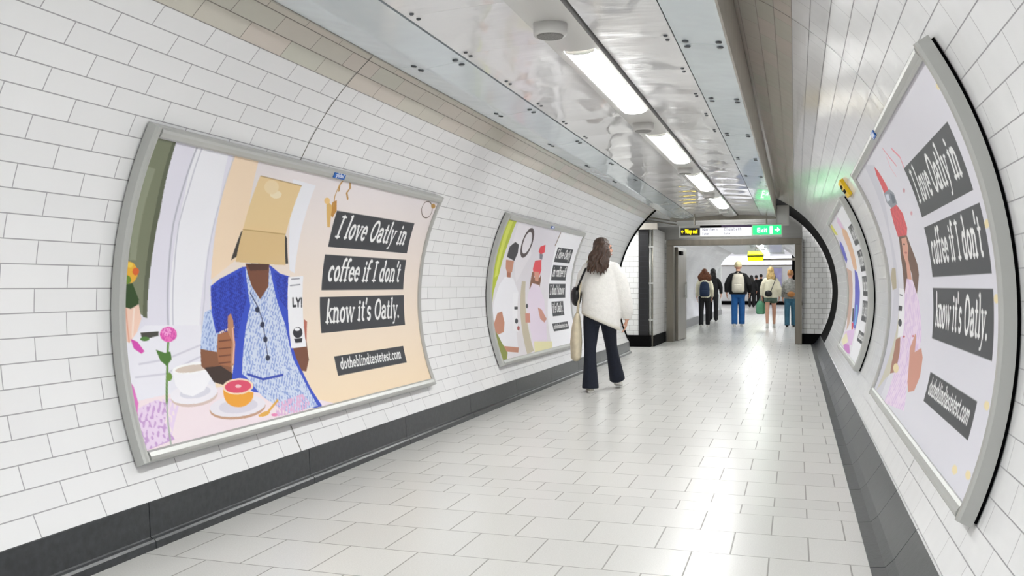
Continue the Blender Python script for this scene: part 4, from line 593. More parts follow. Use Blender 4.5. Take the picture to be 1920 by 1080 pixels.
mb = MB(); mb.tube([(0, 0, .0), (0, 0, 2.26)], .028, 14); mb.build('pipe', M_alu, t, True)
mb = MB(); mb.tube([(.045, .0, .0), (.045, .0, 2.26)], .014, 10); mb.build('pipe', M_steel, t, True)
for z in (.5, 1.2, 1.9): mb = MB(); mb.box(-.036, .06, -.032, .02, z, z+.03); mb.build('pipe_clip', M_alu, t)
t = tag(empty('overhead_conduit', (-2.8, 17.2, 2.38)), 'thin grey pipe run slanting down above the black tiled column', 'pipe')
mb = MB(); mb.tube([(-.05, 0, .12), (.55, .9, .06)], .014, 10); mb.build('pipe', M_steel, t, True)
mb = MB(); mb.tube([(-.05, .05, .06), (.55, .95, .0)], .014, 10); mb.build('pipe', M_steel, t, True)
# door frame and the open leaf
M_frame = mat('dull_door_metal', '807a70', .35, .75, noise=.12, nscale=10, stretch=(1, 1, .08))
fr = empty('door_1', (-1.21, YD, 0)); struct(fr)
def jamb(x0, x1, nm='door_frame'):
    mb = MB(); mb.box(x0, x1, -.08, .14, 0, 2.0); return mb.build(nm, M_frame, fr, bevel=.006)
jamb(-1.35, -1.20); jamb(1.205, 1.34)
mb = MB(); mb.box(-1.35, 1.34, -.08, .14, 2.0, 2.12); mb.build('door_frame', M_frame, fr, bevel=.006)
mb = MB(); mb.box(-1.30, -1.20, .14, .2, 0, 2.0); mb.box(1.205, 1.29, .14, .2, 0, 2.0); mb.build('door_stop', M_black, fr)
lf = MB()
lf.box(-.03, .03, 0, 1.05, .01, 1.98); leaf = lf.build('door_leaf', M_steel, fr, bevel=.005); leaf.location = (-1.17, .2, 0); leaf.rotation_euler = (0, 0, math.radians(-3))
mb = MB(); mb.box(.03, .036, .85, .97, .95, 1.2); mb.tube([(.06, .9, .9), (.06, .9, 1.25)], .012, 10); mb.tube([(.03, .9, .92), (.06, .9, .92)], .008, 8); mb.tube([(.03, .9, 1.23), (.06, .9, 1.23)], .008, 8); mb.build('handle', M_alu, leaf)
mb = MB(); mb.box(.03, .08, .1, .35, 1.82, 1.9); mb.build('door_closer', M_black, leaf)
# ------------------------------------------------------------------ hanging direction sign
YS = 15.95
sg = empty('direction_sign', (-1.065, YS, CAMZ+.94), 0, 'long illuminated direction sign with yellow and green panels hanging above the doorway', 'sign')
SW = .86
M_case = mat('sign_case', 'b9b8b4', .4, .3)
mb = MB(); mb.box(-SW, SW, -.07, .07, -.105, .105); mb.build('sign_case', M_case, sg, bevel=.008)
M_face = mat('sign_face_white', 'd9d9de', .4, emit='dedee6', es=.35)
mb = MB(); mb.box(-.5, .36, -.078, -.07, -.085, .055); mb.build('sign_face', M_face, sg)
mb = MB(); mb.box(-.5, -.14, -.078, -.07, .06, .095); mb.build('colour_bar', M_black, sg)
mb = MB(); mb.box(-.14, .36, -.078, -.07, .06, .095); mb.build('colour_bar', mat('purple_bar', '3b2152', .4), sg)
M_sblk = mat('sign_black', '17171a', .4)
mb = MB(); mb.box(-.83, -.5, -.078, -.07, -.07, .06); mb.build('sign_face', M_sblk, sg)
M_yl = mat('lit_yellow', 'ffe600', .5, emit='ffe000', es=.9)
M_gr = mat('lit_green', '00b84a', .5, emit='20c868', es=.75)
M_wl = mat('lit_white', 'ffffff', .5, emit='ffffff', es=1.4)
M_ink = mat('grey_lettering', '55556a', .5)
def sign_text(txt, x0, x1, zb, h, m, par, y=-.082, rad=.0, sans=True, nm='lettering'):
    mb = MB()
    for wt, Q in text_strokes(txt, x0, -zb, x1, h, 0, .03, sans):
        for a, b in zip(Q[:-1], Q[1:]):
            if math.hypot(a[0]-b[0], a[1]-b[1]) > 1e-5: mb.tube([(a[0], y, -a[1]), (b[0], y, -b[1])], max(wt/2, .002)*(1.1 if not rad else rad), 6)
    return mb.build(nm, m, par)
sign_text('< Way out', -.82, -.54, -.032, .095, M_yl, sg, rad=1.25)
sign_text('Northern', -.46, -.2, .006, .06, M_ink, sg); sign_text('line', -.46, -.35, -.066, .06, M_ink, sg)
sign_text('Elizabeth', -.10, .2, .006, .06, M_ink, sg); sign_text('line', -.10, .01, -.066, .06, M_ink, sg)
mb = MB(); mb.box(.38, .84, -.078, -.07, -.075, .08); mb.build('sign_face', M_gr, sg)
mb = MB(); mb.box(.655, .70, -.081, -.078, -.06, .065)
# running figure
mb.ball((.675, -.082, .05), (.012, .003, .012))
mb.build('exit_symbol', M_wl, sg)
sign_text('Exit', .45, .62, -.035, .10, M_wl, sg); sign_text('>', .73, .82, -.03, .12, M_wl, sg)
for x in (-.6, .6):
    mb = MB(); mb.tube([(x, 0, .1), (x, 0, cz(.5)-sg.location.z-.003)], .012, 10); mb.build('hanger', M_steel, sg)
t = empty('junction_box', (-.17, 16.1, CAMZ+1.03), 0, 'tall grey metal box at the right end of the hanging sign', 'box')
mb = MB(); mb.box(-.13, .07, -.06, .1, 0, .34); mb.build('box_body', M_case, t, bevel=.01)
mb = MB(); mb.box(-.10, .04, -.066, -.06, .03, .31); mb.build('box_lid', M_alu, t)
# ------------------------------------------------------------------ the passage beyond the door
X2 = -.22
def shell(name, a0, a1, y0, y1, m, row, offv, r=TR, dx=X2):
    o = arc_wall(name, a0, a1, y0, y1, m, row, offv, 34.5, r=r); o.location.x = dx; return struct(o)
M_tileP = brick_mat('pale_panel_tile', 'eeeeef', 'e8e8ea', 'c4c4c6', .6, .3, .004, rough=.25, ring=[-99])
YE = 58.0
shell('wall_left', 209, 85, YD+.1, 38, M_tileP, .3, 90.)
shell('wall_right', -35, 95, YD+.1, 38, M_tileP, .3, 90.)
mb = MB(); mb.box(-3.2, -2.86, YD+.1, 38, -.02, .2); o = mb.build('baseboard_left', mat('grey_skirting', '8c8c8e', .4)); struct(o)
mb = MB(); mb.box(XC-1.0+X2, XC+.95+X2, YD+.1, 38, CAMZ+1.28, CAMZ+1.31)
struct(mb.build('ceiling', M_strip))
M_diff2 = mat('lit_diffuser_far', 'ffffff', .5, emit='fafbf9', es=LIGHT*.62)
for i, y in enumerate((20.5, 24.5, 28.5, 32.5, 36)):
    light_unit(y, y+2.2, 'tube light in the ceiling beyond the doorway, %s' % ['first past the door frame', 'second past the door frame', 'third past the door frame', 'fourth past the door frame', 'deepest of the row'][i], XC+.02, .0, M_diff2)
mb = MB(); mb.box(-9, 6, YE, YE+.2, -.1, 4); struct(mb.build('wall_back', mat('far_white_wall', 'eeeeee', .5)))
mb = MB(); mb.box(-9, 6, 38.2, YE, 3.3, 3.4); struct(mb.build('ceiling', mat('far_ceiling', 'dddddd', .6)))
mb = MB(); mb.box(-9, -2.9, 38, 38.2, 0, 3.4); mb.box(.6, 6, 38, 38.2, 0, 3.4); mb.box(-2.9, .6, 38, 38.2, 2.85, 3.4); struct(mb.build('wall_cross_passage', mat('cross_wall', 'e6e6e6', .5)))
mb = MB(); mb.box(-9, 6, YE-.06, YE, -.02, .22); struct(mb.build('baseboard_back', M_black))
t = empty('far_name_frieze', (-1.4, YE-.03, 2.5), 0, 'long pale lit frieze strip high on the farthest wall', 'frieze')
mb = MB(); mb.box(-6, 6, -.05, 0, .0, .42); mb.build('frieze_panel', mat('lit_frieze', 'f4f4ff', .5, emit='f2f2ff', es=1.2), t)
mb = MB(); mb.box(-6, 6, -.06, 0, -.12, -.04); mb.build('frieze_rail', M_steel, t)
t = empty('far_poster', (-1.15, YE-.03, 1.0), 0, 'pale purple upright poster on the farthest wall', 'poster')
mb = MB(); mb.box(-.4, .4, -.03, 0, 0, 1.3); mb.build('poster_frame', M_alu, t); mb = MB(); mb.box(-.36, .36, -.036, -.03, .05, 1.25); mb.build('poster_sheet', mat('lilac_print', 'b6b2e0', .5, noise=.2, nscale=3), t)
t = empty('far_pillar', (-.02, 45, 0), 0, 'slim black upright post deep beyond the doorway', 'post')
mb = MB(); mb.box(-.13, .13, -.1, .1, 0, 3.3); mb.build('post_body', M_black, t, bevel=.02)
mb = MB(); mb.box(-.15, .15, -.12, .12, 0, .15); mb.build('post_base', M_steel, t)
t = empty('hanging_exit_sign', (-1.62, 40, CAMZ+1.0), 0, 'bright yellow hanging sign deep beyond the doorway', 'sign')
mb = MB(); mb.box(-.33, .33, -.04, .04, .06, .5); mb.build('sign_case', M_sblk, t)
M_yf = mat('lit_yellow_far', 'e6f000', .5, emit='dcec00', es=1.0)
mb = MB(); mb.box(-.32, .32, -.046, -.04, .30, .49); mb.build('sign_face', M_yf, t); mb = MB(); mb.box(-.32, .32, -.046, -.04, .08, .24); mb.build('sign_face', M_yf, t)
mb = MB(); mb.box(-.03, .03, -.01, .01, .5, 1.135); mb.build('hanger', M_steel, t)
t = empty('hanging_beam', (-.4, 41, CAMZ+1.1), 0, 'dark horizontal beam crossing deep beyond the doorway', 'beam')
mb = MB(); mb.box(-1.4, 1.4, -.05, .05, 0, .1); mb.build('beam_body', M_steel, t); mb = MB(); mb.box(-1.2, -1.15, -.03, .03, .1, 1.033); mb.box(.6, .65, -.03, .03, .1, 1.033); mb.build('hanger', M_steel, t)
for i, x in enumerate((-5, -1, 3)):
    t = empty('ceiling_light', (x, 46, 3.25), 0, 'ceiling light of the cross passage beyond, %s' % ['left', 'middle', 'right'][i], 'ceiling light', 'lights in the cross passage')
    mb = MB(); mb.box(-1.3, 1.3, -.15, .15, -.05, 0); mb.build('diffuser', M_diff2, t)
    mb = MB(); mb.box(-1.34, 1.34, -.19, .19, 0, .05); mb.build('light_tray', M_case, t)
def fill_lamp(x, y, z, sx, sy, lb):  # unseen helper lamp, added only for fill light
    t = empty('ceiling_light', (x, y, z), 0, lb, 'ceiling light')
    mb = MB(); mb.box(-sx, sx, -sy, sy, -.05, 0); mb.build('diffuser', M_diff, t)
    mb = MB(); mb.box(-sx-.03, sx+.03, -sy-.03, sy+.03, 0, .04); mb.build('light_tray', M_case, t)
fill_lamp(-3.3, 16.6, 2.6, .1, .6, 'added hidden fill lamp over the recess at the left end of the wall')  # added out of view to brighten the recess walls
fill_lamp(-1.2, 17.7, 2.86, .7, .1, 'added hidden fill lamp above the doorway behind the hanging sign')  # added to brighten the end wall, hidden by the ceiling end plate
# cap behind the camera
mb = MB(); mb.box(-4, 2, Y0-.1, Y0, -.1, 3.2); struct(mb.build('wall_behind', mat('rear_wall', 'dcdcdc', .6)))
# ------------------------------------------------------------------ people
def skinm(n, c): return mat(n, c, .5, noise=.05, nscale=12)
M_skin = skinm('light_skin', 'd9a58c'); M_skin2 = skinm('warm_skin', 'c98f74')
def cloth(n, c, k=.12, sc=22, b=.25, rough=.85): return mat(n, c, rough, noise=k, nscale=sc, bump=b, bscale=40)
def head(mb, c, yaw, s=1.):
    """head at centre c looking along +y turned by yaw (positive towards +x)"""
    c = Vector(c); cy, sy = math.cos(yaw), math.sin(yaw)
    def W(x, y, z): return c+Vector((x*cy+y*sy, -x*sy+y*cy, z))*s
    R = (0, 0, -yaw)
    mb.ball(W(0, -.012, .022), (.074*s, .092*s, .098*s), R)
    mb.ball(W(0, .03, -.045), (.058*s, .062*s, .07*s), R)
    mb.ball(W(0, .062, -.092), (.026*s, .022*s, .02*s), R)          # chin
    mb.cap(W(0, .086, .018), W(0, .108, -.022), .008*s, .013*s, 8)    # nose
    mb.ball(W(0, .083, .034), (.05*s, .014*s, .012*s), R)           # brow
    for q in (-1, 1):
        mb.ball(W(q*.076, -.008, -.008), (.009*s, .018*s, .03*s), R); mb.ball(W(q*.036, .066, -.03), (.02*s, .02*s, .022*s), R)
    mb.ball(W(0, .091, -.057), (.022*s, .01*s, .006*s), R); mb.ball(W(0, .09, -.067), (.018*s, .01*s, .006*s), R)
    return W
def eyes(W, par, s=1., yaw=0.):
    for q in (-1, 1):
        mb = MB(); mb.ball(W(q*.032, .079, .012), (.013*s, .010*s, .009*s), (0, 0, -yaw), 10, 7); mb.build('eye', M_eye, par, True)
    mb = MB(); mb.ball(W(0, .099, -.062), (.02*s, .006*s, .008*s), (0, 0, -yaw), 10, 7); mb.build('lips', M_lip, par, True)
M_eye = mat('eye', '3a2c26', .2); M_lip = mat('lips', 'b06a62', .5)
def hand(mb, w_, d, n, thumb, s=1., curl=.5):
    """w_ wrist, d finger direction, n palm normal (fingers curl towards it), thumb +1/-1 along d x n"""
    w_ = Vector(w_); d = Vector(d).normalized(); n = Vector(n); n = (n-d*n.dot(d)).normalized(); a = d.cross(n)*thumb
    for k in (-.027, -.009, .009, .027): mb.cap(w_+a*k*.6*s+d*.01*s, w_+a*k*s+d*.082*s, .014*s, .0125*s, 8)
    for k, L in ((.030, .068), (.0105, .078), (-.0095, .073), (-.029, .058)):
        p = w_+a*k*s+d*.084*s; dd = d.copy(); r = .0092*s
        for j, f in enumerate((.45, .32, .23)):
            ang = curl*(.5+.45*j); dd = (d*math.cos(ang)+n*math.sin(ang)).normalized(); q = p+dd*L*f*s*1.05
            mb.cap(p, q, r, r*.9, 8); p = q; r *= .9
    p = w_+a*.022*s+d*.022*s; q = p+(a*.8+d*.55+n*.3).normalized()*.036*s; mb.cap(p, q, .013*s, .0105*s, 8)
    q2 = q+(a*.25+d*.9+n*.35).normalized()*.03*s; mb.cap(q, q2, .0105*s, .0095*s, 8); q3 = q2+(d*.9+n*.5).normalized()*.022*s; mb.cap(q2, q3, .0095*s, .008*s, 8)
def shoe(name, ankle, yaw, m, ms, par, s=1., pitch=0.):
    a = Vector(ankle); M = Matrix.Translation(a) @ Euler((pitch, 0, -yaw)).to_matrix().to_4x4()
    f = lambda x, y, z: M@Vector((x*s, y*s, z*s))
    mb = MB(); mb.cap(f(0, -.035, -.045), f(0, .13, -.052), .036*s, .034*s); mb.cap(f(0, -.03, -.03), f(0, .0, .02), .038*s, .04*s); mb.cap(f(0, .02, -.02), f(0, .13, -.05), .034*s, .028*s); mb.ball(f(0, .15, -.054), (.04*s, .045*s, .028*s), (0, 0, -yaw))
    o = mb.blob(name, m, par, .008*s, 2)
    mb = MB(); V = []
    out = [(-.034, -.07), (-.038, .0), (-.036, .06), (-.045, .12), (-.038, .175), (0, .2), (.038, .175), (.045, .12), (.036, .06), (.038, .0), (.034, -.07), (0, -.085)]
    for z in (-.086, -.062):
        for x, y in out: V.append(f(x, y, z))
    n = len(out); mb.add(V, [tuple(range(n)), tuple(range(2*n-1, n-1, -1))]+[(k, (k+1) % n, n+(k+1) % n, n+k) for k in range(n)])
    mb.build('shoe_sole', ms, o)
M_sole = mat('white_sole', 'e6e4de', .6)
# ---- walking woman in the white jacket
px, py = (-2.045, 9.788)
rz = math.atan2(-px, py)
W1 = empty('person', (px, py, 0), rz, 'long haired person in oversized white jacket and dark flared jeans, largest figure', 'person')
S_ = Vector
body = MB()
HC = (.035, .02, 1.572); YAW = math.radians(62)
Wf = head(body, HC, YAW, 1.0)
body.cap((.02, -.005, 1.40), (.03, .0, 1.50), .056, .05)
body.loft([(.0, 0, .80, .13, .10), (.0, 0, .90, .155, .11), (.01, 0, 1.02, .125, .09), (.01, 0, 1.2, .15, .10), (.01, 0, 1.34, .165, .095), (.015, 0, 1.42, .09, .07)])
body.cap((-.135, 0, 1.36), (.165, 0, 1.36), .052, .052)
body.cap((.17, 0, 1.36), (.255, -.02, 1.06), .046, .038); body.cap((.255, -.02, 1.06), (.292, .03, .80), .037, .026)
hand(body, (.292, .03, .80), (-.12, .12, -1), (-1, .1, .1), 1, 1.0, .55)
body.cap((-.14, 0, 1.36), (-.20, .06, 1.10), .046, .038); body.cap((-.20, .06, 1.10), (-.12, .24, 1.22), .037, .026)
hand(body, (-.12, .24, 1.22), (.25, .4, 1), (.3, -1, 0), -1, 1.0, 1.0)
LL = [(-.085, 0, .86), (-.105, -.01, .47), (-.103, -.06, .10)]; RL = [(.085, .02, .86), (.125, .20, .49), (.192, .40, .155)]
for L in (LL, RL):
    body.cap(L[0], L[1], .085, .05); body.cap(L[1], L[2], .052, .034); body.cap(L[2], (L[2][0], L[2][1]+.12, L[2][2]-.05), .034, .026)
b_ = body.blob('body', M_skin, W1, .007, 2); eyes(Wf, W1, 1., YAW)
M_jean = cloth('dark_denim', '161c2b', .18, 60, .15)
tm = MB()
tm.loft([(.0, 0, .74, .135, .105), (.0, 0, .80, .165, .125), (.0, 0, .90, .168, .125), (.0, 0, 1.0, .145, .105)])
def leg_cloth(tm, P, R, fl=1.): tm.tube(P, R, 18, flat=fl)
leg_cloth(tm, [(-.083, 0, .88), (-.092, 0, .76), (-.102, -.005, .60), (-.108, -.01, .47), (-.108, -.03, .33), (-.106, -.045, .18), (-.105, -.05, .045)], [.098, .094, .078, .066, .070, .082, .094], 1.05)
leg_cloth(tm, [(.083, .01, .88), (.092, .05, .77), (.108, .12, .62), (.125, .20, .49), (.148, .27, .36), (.172, .34, .23), (.196, .385, .10)], [.098, .094, .078, .066, .070, .080, .09], 1.05)
tm.blob('flared_jeans', M_jean, W1, .009, 3)
M_fleece = mat('cream_white_fleece', 'f0eeea', .95, noise=.04, nscale=30, bump=.6, bscale=70)
j = MB()
# body of the jacket: a loose tapering sack whose hem drops to the right
rings = []
V = []; F = []; N = 28
def jring(z0, rx, ry, cx, tilt, cy=0.):
    return [(cx+rx*math.cos(2*PI*k/N), cy+ry*math.sin(2*PI*k/N), z0-tilt*math.cos(2*PI*k/N)) for k in range(N)]
for z0, rx, ry, cx, tl in ((.775, .195, .165, .01, .088), (.80, .212, .18, .01, .085), (.90, .215, .185, .012, .06), (1.02, .208, .18, .012, .035), (1.15, .20, .17, .012, .015), (1.27, .185, .155, .012, 0), (1.35, .165, .13, .012, 0), (1.41, .125, .10, .014, 0), (1.455, .075, .075, .018, 0)): V += jring(z0, rx, ry, cx, tl)
for i in range(8):
    for k in range(N): k2 = (k+1) % N; F.append((i*N+k, i*N+k2, (i+1)*N+k2, (i+1)*N+k))
F += [tuple(range(N-1, -1, -1)), tuple(8*N+k for k in range(N))]; j.add(V, F)
j.cap((-.12, 0, 1.345), (.145, 0, 1.345), .085, .085)
j.tube([(.12, 0, 1.35), (.19, -.01, 1.27), (.235, -.02, 1.13), (.262, -.01, 1.0), (.285, .01, .90), (.297, .03, .83)], [.09, .098, .092, .088, .082, .058], 18)
j.tube([(.295, .03, .86), (.299, .035, .80)], [.052, .048], 16)
j.tube([(-.10, 0, 1.35), (-.165, .02, 1.27), (-.195, .05, 1.14), (-.18, .12, 1.10), (-.14, .20, 1.18)], [.088, .088, .082, .075, .055], 18)
j.cap((.02, .0, 1.42), (.03, .01, 1.475), .088, .082)
j.blob('jacket', M_fleece, W1, .011, 4)
j = MB(); N2 = 40
V = []; F = []
for z0, rx, ry in ((.765, .198, .168), (.765, .205, .175), (.795, .215, .185), (.80, .208, .178)): V += [(.01+rx*math.cos(2*PI*k/N2), ry*math.sin(2*PI*k/N2), z0-.088*math.cos(2*PI*k/N2)) for k in range(N2)]
for i in range(3):
    for k in range(N2): k2 = (k+1) % N2; F.append((i*N2+k, i*N2+k2, (i+1)*N2+k2, (i+1)*N2+k))
j.add(V, F); j.build('hem_band', mat('cream_rib', 'dedad0', .9), W1, True)
M_hair = mat('dark_brown_wavy_hair', '432e22', .42, noise=.5, nscale=30, bump=.9, bscale=40, stretch=(3, 3, .5))
hh = MB(); 
def HW(x, y, z): return Wf(x, y, z)
hh.ball(HW(0, -.024, .042), (.084, .098, .088), (0, 0, -YAW)); hh.ball(HW(0, -.06, .0), (.078, .062, .09), (0, 0, -YAW))
r2 = random.Random(3)
for k in range(64):
    a = r2.uniform(-1, 1); P = []; ph = r2.uniform(0, 6); amp = r2.uniform(.008, .018); Lh = r2.uniform(.27, .38)*(1-.18*abs(a)); dp = r2.random()
    for i in range(12):
        u = i/11; sp = .062+.062*math.sin(min(1., u*1.15)*PI*.62); back = -.062-.135*min(1, u*1.15)**1.1-.02*dp
        P.append((.030-.045*u+a*sp*(.70 if a > 0 else 1)+amp*math.sin(ph+u*13), back*(1-.22*a*a)+amp*.7*math.cos(ph+u*11), 1.625-u*Lh-.02*a*a))
    hh.tube(P, [.015, .017, .018, .018, .017, .016, .015, .014, .012, .010, .007, .003], 7)
for k in range(10):       # locks in front of the ear, towards the face
    P = []; ph = r2.uniform(0, 6)
    for i in range(8): u = i/7; P.append(tuple(HW(-.070-.01*math.sin(ph+u*7), .0+.012*(k % 4), .06-u*.24)))
    hh.tube(P, [.012, .014, .014, .013, .012, .011, .009, .004], 7)
for k in range(10):
    P = []; ph = r2.uniform(0, 6)
    for i in range(8): u = i/7; P.append(tuple(HW(.074+.008*math.sin(ph+u*7), -.02-.012*(k % 5), .06-u*.26)))
    hh.tube(P, [.012, .014, .014, .013, .012, .011, .009, .004], 7)
hh.blob('hair', M_hair, W1, .0058, 1)
M_shoe_w = mat('white_trainer', 'dcd8d0', .6)
shoe('shoe', (-.103, -.03, .088), -.1, M_shoe_w, M_sole, W1, 1.0); shoe('shoe', (.20, .41, .125), .15, M_shoe_w, M_sole, W1, 1.0, -.18)
# her bags, hung from the left shoulder
cr, sr = math.cos(rz), math.sin(rz)
def wpos(x, y, z=0): return (px+x*cr-y*sr, py+x*sr+y*cr, z)
BG = tag(empty('shoulder_bag', wpos(-.262, .02, .98), rz), 'small black shoulder bag at the left side of the person in the white jacket', 'bag')
M_blk_leather = mat('black_leather', '0e0e12', .4)
mb = MB(); mb.ball((0, 0, .075), (.062, .10, .105)); mb.ball((0, 0, .05), (.058, .10, .09)); mb.blob('bag_body', M_blk_leather, BG, .008, 2)
mb = MB(); mb.tube([(.02, .06, .15), (.055, .05, .27), (.095, .03, .37), (.135, .0, .455), (.15, -.04, .44), (.10, -.10, .36), (.05, -.10, .24), (.01, -.06, .15)], .011, 8); mb.build('bag_strap', M_blk_leather, BG, True)
TG = tag(empty('tote_bag', wpos(-.262, .0, .345), rz), 'cream cloth tote bag hanging beside the person in the white jacket', 'bag')
M_canvas = cloth('cream_canvas', 'd8ccb2', .1, 14, .3)
mb = MB()
mb.loft([(.0, 0, .0, .035, .12), (0, 0, .03, .058, .16), (0, 0, .2, .066, .17), (.005, 0, .36, .055, .165), (.01, 0, .46, .038, .15), (.015, 0, .52, .022, .12)], 20); mb.blob('bag_body', M_canvas, TG, .009, 3)
mb = MB()
for y in (-.06, .07): mb.tube([(.015, y, .50), (.03, y*.8, .70), (.055, y*.6, .88), (.10, y*.3, 1.03), (.135, 0, 1.10)], [.014, .013, .013, .013, .012], 8)
mb.build('bag_strap', M_canvas, TG, True)
# ---- people beyond the doorway
def far_person(px, py, h, label, skin, hairm, topm, botm, shoem, stride=.16, ph=1, hair='long', wide=1., yaw=0., armspread=.05, skirt=False, hood=False, pts=None, group=None, vx=.012, loose=1.):
    s = h/1.75; t = empty('person', (px, py, 0), math.atan2(-px, py), label, 'person', group)
    b = MB(); c = (0, .02*s, 1.605*s); hs = s*1.12; W_ = head(b, c, yaw, hs)
    b.cap((0, 0, 1.42*s), (0, .01, 1.54*s), .056*s, .052*s)
    b.loft([(0, 0, .84*s, .14*s*wide, .1*s), (0, 0, .95*s, .155*s*wide, .11*s), (0, 0, 1.1*s, .13*s*wide, .1*s), (0, 0, 1.28*s, .15*s*wide, .1*s), (0, 0, 1.4*s, .08*s, .07*s)], 14)
    sx = .158*s*wide; b.cap((-sx*.9, 0, 1.335*s), (sx*.9, 0, 1.335*s), .044*s, .044*s)
    el = []; 
    for q in (-1, 1):
        e = (q*(sx+armspread), -.03-.03*q*ph, 1.12*s); w_ = (q*(sx+armspread+.01), .06+q*ph*.05, .88*s); el.append((e, w_))
        b.cap((q*sx, 0, 1.32*s), e, .042*s, .038*s); b.cap(e, w_, .037*s, .026*s); hand(b, w_, (-.1*q, .15, -1), (-q, .1, 0), q, s*1.05, .5)
    legs = []
    for q in (-1, 1):
        k = q*ph*stride; H = (q*.085*s, 0, .9*s); K = (q*.095*s, k*.5+.02, .49*s); Af = (q*.095*s, k, (.085+.0)*s); legs.append((H, K, Af))
        b.cap(H, K, .082*s, .054*s); b.cap(K, Af, .056*s, .036*s); b.cap(Af, (Af[0], Af[1]+.12*s, Af[2]-.04), .036*s, .026*s)
    b.blob('body', skin, t, vx*.85, 2); eyes(W_, t, hs, yaw)
    tp = MB()
    tp.loft([(0, 0, .86*s, .165*s*wide*loose, .125*s*loose), (0, 0, 1.0*s, .172*s*wide*loose, .13*s*loose), (0, 0, 1.2*s, .178*s*wide, .13*s), (0, 0, 1.33*s, .17*s*wide, .12*s), (0, 0, 1.41*s, .12*s*wide, .095*s), (0, 0, 1.455*s, .075*s, .07*s), (0, 0, 1.48*s, .06*s, .06*s)], 18)
    tp.cap((-sx*.9, 0, 1.36*s), (0, 0, 1.39*s), .066*s, .066*s); tp.cap((0, 0, 1.39*s), (sx*.9, 0, 1.36*s), .066*s, .066*s)
    for q, (e, w_) in zip((-1, 1), el):
        wv = Vector(e)+(Vector(w_)-Vector(e))*.85; tp.tube([(q*sx*.86, 0, 1.365*s), (q*(sx+armspread*.45), -.01, 1.27*s), e, tuple(wv)], [.064*s, .07*s, .064*s*loose, .05*s*loose], 14)
    if hood: tp.ball((0, -.09*s, 1.46*s), (.1*s, .06*s, .08*s))
    tp.blob('top', topm, t, vx, 3)
    bt = MB(); bt.loft([(0, 0, .78*s, .15*s*wide, .115*s), (0, 0, .88*s, .168*s*wide, .125*s), (0, 0, .98*s, .15*s*wide, .11*s)], 16)
    for H, K, Af in legs:
        H, K, Af = Vector(H), Vector(K), Vector(Af)
        if skirt: bt.tube([H, H+(K-H)*.42], [.1*s, .098*s], 14)
        else: bt.tube([H, H+(K-H)*.5, K, K+(Af-K)*.5, Af+Vector((0, -.01, -.02))], [.098*s, .086*s, .074*s*loose, .07*s*loose, .068*s*loose], 14)
    bt.blob('shorts' if skirt else 'trousers', botm, t, vx, 2)
    for H, K, Af in legs: shoe('shoe', (Af[0], Af[1], .087*s), 0, shoem, M_sole, t, s)
    hr = MB(); y_ = -.02*s
    if hair in ('long', 'curly', 'pony'):
        hr.ball(W_(0, -.022, .04), (.083*hs, .098*hs, .09*hs), (0, 0, -yaw))
        r2 = random.Random(int(h*1000+px*50)); wd = {'long': .085, 'curly': .15, 'pony': .05}[hair]; Lh = {'long': .34, 'curly': .30, 'pony': .3}[hair]
        for k in range(34):
            a = r2.uniform(-1, 1); P = []; p2 = r2.uniform(0, 6)
            for i in range(8):
                u = i/7; P.append((a*wd*s*(.7+.5*math.sin(u*2.4))+.012*math.sin(p2+u*9), c[1]-.065*s-.03*math.sin(u*3)-.015*r2.random(), c[2]+.03*s-u*Lh*s*r2.uniform(.9, 1)))
            hr.tube(P, [.02, .022, .023, .023, .021, .018, .014, .006], 7)
    elif hair == 'cap':
        hr.ball(W_(0, -.012, .042), (.09*hs, .106*hs, .092*hs)); hr.tube([W_(0, .06, .055), W_(0, .16, .04)], [.07*s, .055*s], 14, flat=.2)
    elif hair == 'short': hr.ball(W_(0, -.024, .035), (.082*hs, .096*hs, .09*hs))
    hr.blob('cap' if hair == 'cap' else 'hair', hairm, t, .011, 1)
    return t, s
def local(t, x, y, z): return (t.location.x+x*math.cos(t.rotation_euler.z)-y*math.sin(t.rotation_euler.z), t.location.y+x*math.sin(t.rotation_euler.z)+y*math.cos(t.rotation_euler.z), z)
M_blackcloth = cloth('black_cloth', '131316', .2); M_cream = cloth('cream_cloth', 'e6dfc6', .06); M_whiteshoe = mat('white_shoe', 'e8e6e0', .6); M_darkshoe = mat('dark_shoe', '1a1a1c', .6)
M_auburn = mat('auburn_hair', '6b3c22', .5, noise=.4, nscale=25, bump=.6); M_darkhair = mat('black_hair', '17120f', .45, noise=.3, nscale=25); M_blond = mat('blonde_hair', 'cfae72', .5, noise=.3, nscale=25, bump=.6)
M_capm = cloth('cream_cap', 'dccfa4', .08); M_denim = cloth('bright_blue_denim', '2563a6', .12, 14); M_denim2 = cloth('faded_teal_denim', '3f6e86', .15, 14); M_green = cloth('dark_green_shorts', '55685a', .1); M_plaid = cloth('grey_plaid_shirt', '8d8c88', .35, 18)
